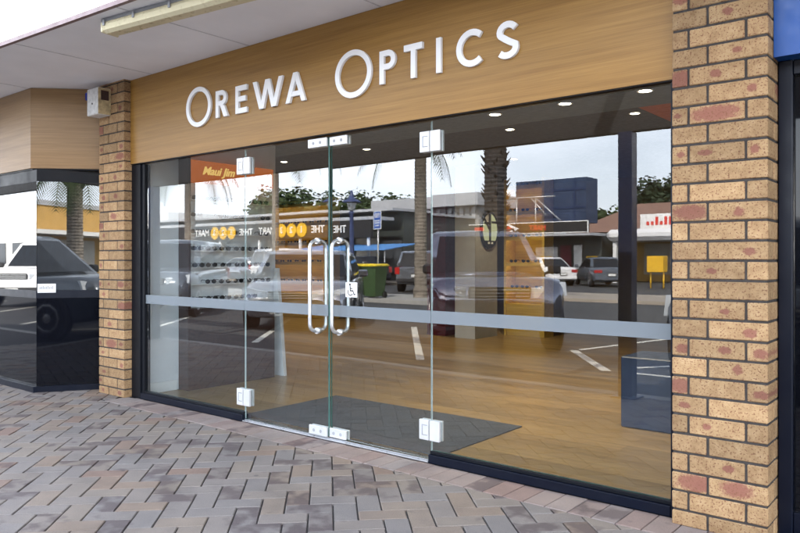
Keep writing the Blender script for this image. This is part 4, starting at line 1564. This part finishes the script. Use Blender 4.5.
car('parked_car', 'silver wagon seen from behind with red tail lamps past the wheelie bins', (-19.3, -20.6), R(245), 'car_silver', 4.6, 1.82, 1.68, 1.0, .94, 'suv')
car('parked_car', 'white sedan parked by the shop row under the blue scaffold mesh', (-18.6, -31.5), R(215), 'car_white', 4.5, 1.76, 1.46, .92, .86, 'sedan')
car('parked_car', 'dark blue grey sedan parked tail out beside the white sedan', (-15.6, -32.0), R(232), 'car_grey', 4.6, 1.80, 1.46, .92, .86, 'sedan')
car('parked_car', 'white four wheel drive parked across the road behind the dark grey one', (-24.0, -17.8), R(20), 'car_white', 4.7, 1.86, 1.80, 1.06, 1.0, 'suv')
car('parked_car', 'white wagon parked across the road beyond the nose in cars', (-31.0, -18.2), R(20), 'car_white', 4.6, 1.80, 1.62, 1.0, .95, 'suv')
car('parked_car', 'silver sedan parked before the discount shop', (-33.5, -23.2), R(180), 'car_silver', 4.5, 1.76, 1.46, .92, .86, 'sedan')
car('parked_car', 'black hatchback parked before the office block', (-26.5, -23.0), R(180), 'car_black', 4.2, 1.74, 1.50, .94, .88, 'hatch')

# ------------------------------------------------------------------ PALMS, TREES
def palm(name, label, loc, h, r, fr=18, fl=2.6, dark=False, seed=1, lean=0.0):
    rnd = random.Random(seed)
    t = thing(name, label, 'palm tree', loc, rnd.uniform(0, 6), 'palms on the traffic island')
    mb = MB()
    prof = []
    z = -0.1
    while z < h:
        rr = r * (1.18 if z < .3 else 1.0) * (1 - .12 * z / h)
        prof.append((rr, z)); prof.append((rr * .93, z + .05))
        z += .11
    mb.lathe(prof, 'trunk_dark' if dark else 'trunk', 14, smooth=False)
    if dark:
        for k in range(160):
            a = rnd.uniform(0, 2 * PI); zz = rnd.uniform(h * .35, h)
            c, s_ = math.cos(a), math.sin(a)
            mb.tube([(c * r * .9, s_ * r * .9, zz), (c * r * 1.22, s_ * r * 1.22, zz + .14)], .02, 'trunk_dark', 4, radii=[.03, .008])
    trunk = mb.build('trunk', parent=t)
    mb = MB()
    for k in range(26):
        a = k * 2.4; zz = h - .55 + .6 * k / 26
        c, s_ = math.cos(a), math.sin(a)
        mb.tube([(c * r * .8, s_ * r * .8, zz), (c * r * 1.35, s_ * r * 1.35, zz + .16), (c * r * 1.2, s_ * r * 1.2, zz + .34)], .05, 'trunk_dark' if dark else 'trunk', 5, radii=[.07, .05, .02])
    mb.build('boots', parent=t)
    mb = MB()
    for k in range(fr):
        a = 2 * PI * k / fr * 2.4 + rnd.uniform(-.2, .2)
        el = rnd.uniform(-.05, 1.15)
        d = Vector((math.cos(a), math.sin(a), 0))
        p = Vector((0, 0, h + .15)) + d * r * .6
        v = (d * math.cos(el) + Vector((0, 0, math.sin(el))))
        pts = []
        n = 12
        for q in range(n + 1):
            pts.append(p.copy())
            p += v * fl / n
            v = (v + Vector((0, 0, -.19 - .02 * q * (el < 0.3)))).normalized()
        mb.tube(pts, .02, 'frond', 4, radii=[.03 - .026 * q / n for q in range(n + 1)])
        for q in range(2, n + 1):
            dd = (pts[q] - pts[q - 1]).normalized()
            side = dd.cross(Vector((0, 0, 1)))
            if side.length < .05: continue
            side.normalize()
            for sub in (0, .5):
                pp = pts[q - 1].lerp(pts[q], sub)
                ll = fl * .20 * math.sin(PI * min(.96, (q + sub) / (n + .8))) + .08
                for s_ in (1, -1):
                    tip = pp + side * s_ * ll + dd * ll * .55 + Vector((0, 0, -ll * .55))
                    wv = dd * .026
                    mb.face([pp - wv, pp + wv, tip], 'frond')
    mb.build('crown', parent=t, fix=False)
    return t
palm('palm_tree', 'palm with pale trunk reflected beside the upper right door hinge', (-14.5, -14.2, 0), 5.0, .21, seed=4)
palm('palm_tree', 'pale palm trunk reflected at the left of the left glass pane', (-25.3, -13.9, 0), 5.0, .24, seed=6)
palm('palm_tree', 'slender palm trunk reflected in the middle of the left door', (-20.5, -14.2, 0), 5.8, .14, seed=8)
palm('palm_tree', 'thick dark shaggy palm trunk reflected across the column with the emblem', (-10.3, -13.2, RZ), 6.6, .33, fr=22, fl=3.0, dark=True, seed=10)
palm('palm_tree', 'palm with stout trunk reflected in the splayed corner window', (9.8, -13.0, RZ), 4.4, .30, seed=12)

def leaf_tree(name, label, loc, h, cr, ch, n=1500, mat='leaf', ls=.38, group='trees behind the far shops', seed=1, flat=1.0):
    rnd = random.Random(seed)
    t = thing(name, label, 'tree', loc, 0, group)
    mb = MB()
    mb.tube([(0, 0, -.2), (.05, .03, h * .4), (.0, .1, h * .75)], .2, 'bark', 8, radii=[.32, .24, .1])
    for k in range(6):
        a = k * 1.05
        mb.tube([(0, 0, h * .38 + .05 * k), (math.cos(a) * cr * .35, math.sin(a) * cr * .35, h * .58), (math.cos(a) * cr * .7, math.sin(a) * cr * .7, h * .70)], .08, 'bark', 6, radii=[.13, .09, .03])
    mb.build('trunk', parent=t)
    cl = []
    for k in range(22):
        a = rnd.uniform(0, 2 * PI); q = math.sqrt(rnd.random()) * cr * .8
        top = h - ch * .5 + (ch * .42) * math.sqrt(max(0, 1 - (q / cr) ** 2)) * rnd.uniform(-.7, 1)
        cl.append((Vector((math.cos(a) * q, math.sin(a) * q, top)), rnd.uniform(.16, .34) * cr))
    mb = MB()
    i = mb.mi(mat)
    for k in range(n):
        c, rr = rnd.choice(cl)
        d = Vector((rnd.gauss(0, 1), rnd.gauss(0, 1), rnd.gauss(0, .8))).normalized()
        p = c + d * rr * rnd.uniform(.55, 1.08)
        nn = (d + Vector((rnd.uniform(-.7, .7), rnd.uniform(-.7, .7), rnd.uniform(-.3, .7)))).normalized()
        a = nn.cross(Vector((.3, .2, .9))).normalized(); b = nn.cross(a)
        s_ = ls * rnd.uniform(.6, 1.3)
        mb.face([p + a * s_, p + b * s_ * .6, p - a * s_, p - b * s_ * .6], mat)
    mb.build('crown', parent=t, fix=False)
    return t
TR = [(-54, -46, 8.3, 5.5, 6.0, 'broad dark tree reflected highest through the left door'),
      (-59, -48, 7.9, 5, 5.5, 'rounded tree reflected left of the tallest tree behind the discount shop'),
      (-48, -47, 7.4, 5, 5, 'rounded tree reflected right of the tallest tree behind the discount shop'),
      (-42.5, -52, 6.6, 4, 4, 'low tree reflected near the blue street lamp'),
      (-82, -44, 7.4, 5, 6, 'leafy tree reflected at the far left of the left pane'),
      (-72, -40, 6.6, 4, 5, 'leafy tree reflected beside the left palm trunk'),
      (-26, -62, 6.2, 4, 4, 'tree reflected above the grey roof right of the scaffold'),
      (-21.5, -60, 8.0, 4.0, 3.4, 'flat topped pine reflected above the brown tiled roof')]
for k, (x, y, h, cr, ch, lb) in enumerate(TR):
    leaf_tree('broadleaf_tree' if k < 7 else 'pine_tree', lb, (x, y, RZ), h, cr, ch, 5200 if k != 5 else 2600, 'leaf' if k < 7 else 'pine', .22, seed=20 + k)

# ------------------------------------------------------------------ STREET FURNITURE
lp = thing('street_lamp', 'blue heritage street lamp on the traffic island', 'street lamp', (-17.3, -13.9, 0))
mb = MB(); mb.lathe([(.16, 0), (.16, .25), (.10, .32), (.085, 1.0), (.065, 2.75), (.09, 2.80), (.05, 2.86)], 'lamp_blue', 16); mb.build('pole', parent=lp)
mb = MB(); mb.lathe([(.10, 2.862), (.17, 3.12), (.17, 3.14)], 'headlamp', 8); mb.build('lantern', parent=lp)
mb = MB(); mb.lathe([(.34, 3.142), (.30, 3.18), (.10, 3.30), (.06, 3.42), (.03, 3.55)], 'lamp_blue', 16); mb.build('hood', parent=lp)

sg = thing('parking_sign', 'blue parking sign on a thin grey pole on the traffic island', 'sign', (-15.8, -13.6, 0))
mb = MB(); mb.tube([(0, 0, -.05), (0, 0, 2.75)], .03, 'pipe', 10); mb.build('pole', parent=sg)
mb = MB()
fm = facing((0, .04, 2.48), (-.75, -.25, 0))
mb.box(-.27, .27, -.29, .29, -.004, .004, 'sign_white', fm)
mb.box(-.225, .225, -.265, .265, .0045, .007, 'sign_blue', fm)
text_bm(mb, 'P60', .22, 'sign_white', fm @ Matrix.Translation((0, .14, .010)), .004, bold=.004)
for zz, ww in ((-.02, .16), (-.09, .15), (-.17, .13)):
    mb.box(-ww, ww, zz - .018, zz + .018, .0075, .010, 'sign_white', fm)
mb.build('sign_board', parent=sg)

def wheelie(first=[None]):
    if first[0]:
        return copy_tree(first[0])
    t = thing('wheelie_bin', 'x', 'bin', (0, 0, 0), 0, 'wheelie bins on the traffic island')
    mb = MB()
    mb.loft([[Vector((-a, -b, z)), Vector((a, -b, z)), Vector((a, b, z)), Vector((-a, b, z))] for a, b, z in ((.20, .24, .06), (.26, .32, .95), (.28, .345, .96), (.28, .345, 1.0))], 'bin_green', smooth=False)
    mb.build('body', parent=t)
    mb = MB()
    mb.loft([[Vector((-a, -b, z)), Vector((a, -b, z)), Vector((a, b, z)), Vector((-a, b, z))] for a, b, z in ((.29, .37, 1.002), (.295, .375, 1.03), (.25, .30, 1.08))], 'bin_yellow', smooth=False)
    mb.build('lid', parent=t)
    for s in (1, -1):
        mb = MB()
        c = Matrix.Translation((s * .22, -.24, .10)) @ Matrix.Rotation(R(90), 4, 'Y')
        mb.lathe([(.06, -.03), (.10, -.03), (.10, .03), (.06, .03)], 'tyre', 16, mtx=c)
        mb.build('wheel', parent=t)
    mb = MB(); mb.tube([(-.2, -.40, .99), (.2, -.40, .99)], .016, 'bin_green', 8); mb.box(-.2, -.17, -.40, -.34, .97, .999, 'bin_green'); mb.box(.17, .2, -.40, -.34, .97, .999, 'bin_green'); mb.build('handle', parent=t)
    first[0] = t
    return t
for (x, y, rz, lb) in ((-16.1, -13.1, .1, 'green wheelie bin with yellow lid nearest the street lamp'), (-15.42, -13.05, -.12, 'green wheelie bin with yellow lid nearest the pale palm')):
    rename_free(wheelie(), (x, y, 0), rz, lb)

# ------------------------------------------------------------------ FAR BUILDINGS
# discount shop with its coin sign
b = thing('discount_shop', 'long low discount shop across the street with a coin emblem sign band', 'shop', (-39, -28, RZ))
def bpart(mb, name, parent=None): return part(mb, name, None, parent or b)
mb = MB(); mb.box(-50, -27.2, -38, -28, RZ, 4.0, 'render_dark'); bpart(mb, 'wall')
mb = MB(); mb.box(-50, -27.0, -38.2, -26.8, 4.001, 4.15, 'roof_grey'); mb.box(-50, -27.0, -26.9, -25.2, 3.42, 3.60, 'roof_grey'); bpart(mb, 'roof')
mb = MB(); mb.box(-50, -27.2, -25.36, -25.22, 2.45, 3.40, 'sign_black')
band = bpart(mb, 'sign_band')
def coin_sign(x0):
    mb = MB()
    yb = -25.205
    z = 2.93
    text_bm(mb, 'THE', .58, 'sign_white', facing((x0 - .75, yb, z), (-1, 0, 0)), .03, bold=.012)
    for k, ch_ in enumerate('123'):
        cx = x0 - 2.05 - .86 * k
        mb.prism([(.41 * math.cos(2 * PI * q / 28), .41 * math.sin(2 * PI * q / 28)) for q in range(28)], -.01, .03, 'sign_yellow', facing((cx, yb, z), (-1, 0, 0)))
        text_bm(mb, ch_, .52, 'sign_white', facing((cx, yb + .045, z), (-1, 0, 0)), .02, bold=.012)
    text_bm(mb, 'MART', .58, 'sign_white', facing((x0 - 5.15, yb, z), (-1, 0, 0)), .03, bold=.012)
    return bpart(mb, 'lettering', band)
coin_sign(-28.9)
coin_sign(-35.2)
for k in range(11):
    mb = MB()
    xx = -49.5 + k * 2.05
    mb.box(xx, xx + 1.7, -27.99, -27.93, .3, 2.5, 'win_dark' if k % 3 else 'blind')
    bpart(mb, 'window')
for k in range(7):
    mb = MB(); mb.box(-49.8 + k * 3.7, -49.68 + k * 3.7, -25.42, -25.30, 0, 2.45, 'white'); bpart(mb, 'post')

b = thing('white_building', 'plain white rendered building reflected at the far left of the left pane', 'building', (-60, -30, RZ))
mb = MB(); mb.box(-86, -50.2, -40, -29, RZ, 5.0, 'render_white'); bpart(mb, 'wall')
for k in range(8):
    mb = MB(); mb.box(-85 + k * 4.3, -82.4 + k * 4.3, -28.99, -28.92, .8, 2.9, 'win_dark'); bpart(mb, 'window')

# office block
b = thing('office_building', 'two storey grey office block with rows of windows and flat pale roof edge', 'building', (-30, -46, RZ))
OX0, OX1, OY = -42.0, -29.5, -42.0
mb = MB(); mb.box(OX0, OX1, OY - 12, OY, RZ, 5.25, 'render_grey'); bpart(mb, 'wall')
mb = MB(); mb.box(OX0 - .5, OX1 + .4, OY - 12.4, OY + .8, 5.251, 6.2, 'roof_grey', ch=.03); bpart(mb, 'roof')
for fl_ in (0, 1):
    for k in range(5):
        xx = OX0 + .3 + k * 1.55
        mb = MB(); mb.box(xx, xx + 1.38, OY + .001, OY + .08, .7 + 2.5 * fl_, 2.35 + 2.5 * fl_, 'win_dark')
        for q in range(4):
            if (k * 3 + q + fl_) % 3: mb.box(xx + .08 + q * .34, xx + .36 + q * .34, OY + .081, OY + .09, 1.0 + 2.5 * fl_, 2.25 + 2.5 * fl_, 'blind')
        bpart(mb, 'window')
for k in range(8):
    mb = MB(); mb.box(OX1 - 4.4 + k * .55, OX1 - 4.08 + k * .55, OY + .001, OY + .12, 2.6, 5.2, 'roof_grey' if k % 2 else 'render_grey'); bpart(mb, 'cladding_rib')
mb = MB(); mb.box(OX0, OX1 - 4.6, OY + .001, OY + 1.1, 2.55, 2.70, 'render_grey'); bpart(mb, 'ledge')

tn = thing('market_awning', 'blue fabric awning reflected left of the wheelie bins', 'awning', (-27.2, -24.8, 0))
mb = MB(); mb.loft([[Vector((-2.6, -1.3, 2.1)), Vector((-2.6, 1.3, 1.75)), Vector((-2.6, 1.3, 1.70)), Vector((-2.6, -1.3, 2.05))], [Vector((2.6, -1.3, 2.1)), Vector((2.6, 1.3, 1.75)), Vector((2.6, 1.3, 1.70)), Vector((2.6, -1.3, 2.05))]], 'awning', smooth=False); mb.build('canvas', parent=tn)
for sx in (-2.5, 2.5):
    for sy in (-1.2, 1.2):
        mb = MB(); mb.tube([(sx, sy, 0), (sx, sy, 1.69)], .03, 'pipe', 8); mb.build('leg', parent=tn)

# scaffolded shop row
b = thing('mart_shop', 'dark shop row wrapped above in blue scaffold mesh with a red lettered sign', 'shop', (-20.5, -38, RZ))
mb = MB(); mb.box(-25.5, -17.6, -46, -36.8, RZ, 2.75, 'render_dark'); bpart(mb, 'wall')
mb = MB(); mb.box(-25.5, -17.3, -36.9, -34.6, 2.60, 2.74, 'roof_grey'); bpart(mb, 'verandah_roof')
mb = MB(); mb.box(-25.4, -17.4, -34.72, -34.58, 2.76, 3.42, 'sign_black')
mb.box(-25.4, -17.4, -34.575, -34.55, 3.38, 3.43, 'sign_white'); mb.box(-25.4, -17.4, -34.575, -34.55, 2.76, 2.81, 'sign_white'); mb.box(-17.45, -17.38, -34.575, -34.54, 2.81, 3.38, 'sign_white')
text_bm(mb, 'MART', .42, 'sign_red', facing((-20.6, -34.56, 3.08), (-1, 0, 0)), .03, bold=.012)
mb.prism([(0, -.34), (.75, 0), (0, .34), (-.75, 0)], 0, .02, 'sign_white', facing((-22.6, -34.57, 3.08), (-1, 0, 0)))
mb.prism([(0, -.2), (.35, 0), (0, .2), (-.35, 0)], .021, .03, 'sign_red', facing((-22.6, -34.57, 3.08), (-1, 0, 0)))
mb.box(-25.0, -23.5, -34.575, -34.55, 2.92, 3.24, 'sign_red')
bpart(mb, 'sign_band')
mb = MB(); mb.box(-23.4, -18.6, -38.5, -36.9, 3.44, 6.15, 'mesh_blue')
for zz in (4.3, 5.4): mb.box(-23.42, -18.58, -36.895, -36.87, zz, zz + .12, 'mesh_blue_dark')
for xx in (-22.2, -20.9, -19.4): mb.box(xx, xx + .14, -36.868, -36.85, 3.44, 6.15, 'mesh_blue_dark')
bpart(mb, 'scaffold_mesh')
mb = MB()
for p, q in (((-22.6, -35.6, 2.74), (-22.6, -35.6, 5.0)), ((-21.3, -35.6, 2.74), (-21.3, -35.6, 5.05)), ((-23.6, -35.6, 5.0), (-20.0, -35.6, 5.0)), ((-21.3, -35.6, 4.95), (-19.6, -35.6, 3.5)), ((-21.6, -35.6, 4.95), (-20.6, -35.6, 3.9))):
    mb.tube([p, q], .05, 'pipe', 8)
bpart(mb, 'scaffold_frame')
for xa, xb, z0, z1, m in ((-21.9, -20.4, .2, 2.0, 'sign_white'), (-20.2, -19.5, .1, 2.1, 'maroon'), (-19.3, -18.8, .3, 2.1, 'sign_white')):
    mb = MB(); mb.box(xa, xb, -36.79, -36.72, z0, z1, m); bpart(mb, 'door' if m == 'maroon' else 'window')
for xa, xb in ((-21.6, -20.8), (-18.5, -17.8)):
    mb = MB(); mb.box(xa, xb, -36.715, -36.68, .9, 1.45, 'sign_yellow'); bpart(mb, 'notice')

b = thing('service_shop', 'low shop with white rounded verandah and grey roof reflected at the right', 'shop', (-12, -40, RZ))
mb = MB(); mb.box(-17.2, -4, -48, -41, RZ, 3.0, 'render_tan'); bpart(mb, 'wall')
mb = MB(); mb.box(-17.2, -3.8, -41.0, -36.4, 2.30, 2.95, 'white', ch=.22); bpart(mb, 'verandah')
mb = MB(); mb.loft([[Vector((x, -41.2, 3.001)), Vector((x, -41.2, 3.05)), Vector((x, -44.5, 3.75)), Vector((x, -44.5, 3.7))] for x in (-17.4, -3.8)], 'roof_grey', smooth=False); bpart(mb, 'roof')
for xx in (-16.9, -13.4, -10.2, -7.0):
    mb = MB(); mb.box(xx, xx + .22, -37.0, -36.78, RZ, 2.30, 'white'); bpart(mb, 'post')
for k in range(4):
    mb = MB(); mb.box(-16.6 + k * 3.1, -14.2 + k * 3.1, -40.99, -40.93, .3, 2.2, 'blind' if k % 2 == 0 else 'win_dark'); bpart(mb, 'window')
mb = MB(); mb.box(-16.9, -14.0, -41.15, -41.05, 3.12, 4.05, 'sign_white')
for k, hh in enumerate((.22, .22, .5, .22, .5, .5, .22, .22)):
    mb.box(-16.5 + k * .28, -16.33 + k * .28, -41.045, -41.02, 3.36, 3.36 + hh, 'sign_red')
bpart(mb, 'sign_board')

b = thing('tiled_house', 'house with a brown tiled hip roof reflected below the flat topped pine', 'house', (-14, -52, RZ))
mb = MB(); mb.box(-25, -14, -56, -49, RZ, 3.3, 'render_white'); bpart(mb, 'wall')
mb = MB()
mb.loft([[Vector((-25.6, -56.6, 3.301)), Vector((-13.4, -56.6, 3.301)), Vector((-13.4, -48.4, 3.301)), Vector((-25.6, -48.4, 3.301))], [Vector((-21.4, -52.6, 5.6)), Vector((-17.4, -52.6, 5.6)), Vector((-17.4, -52.4, 5.6)), Vector((-21.4, -52.4, 5.6))]], 'roof_red', smooth=False)
bpart(mb, 'roof')

yb = thing('newspaper_cabinet', 'yellow cabinet on legs reflected beside the right brick pillar', 'cabinet', (-11.9, -30, RZ))
mb = MB(); mb.box(-.38, .38, -.3, .3, .75, 1.5, 'sign_yellow', ch=.02); mb.build('body', parent=yb)
for sx in (-.3, .3):
    mb = MB(); mb.tube([(sx, 0, 0), (sx, 0, .75)], .04, 'sign_yellow', 8); mb.build('leg', parent=yb)

# street to the right, seen only in the splayed window
b = thing('sunlit_shop_row', 'sunlit tan shop row reflected in the splayed window of the corner shop', 'building', (14, -30, RZ))
mb = MB(); mb.box(0, 40, -40, -28, RZ, 4.6, 'render_tan'); bpart(mb, 'wall')
mb = MB(); mb.box(-.4, 40.4, -28.0, -25.4, 2.7, 2.95, 'render_white'); bpart(mb, 'verandah')
mb = MB(); mb.box(-.2, 40.2, -40.2, -27.9, 4.601, 4.9, 'roof_grey'); bpart(mb, 'roof')
for k in range(9):
    mb = MB(); mb.box(.8 + k * 4.4, 4.2 + k * 4.4, -27.99, -27.93, .4, 2.5, 'win_dark' if k % 2 else 'blind'); bpart(mb, 'window')
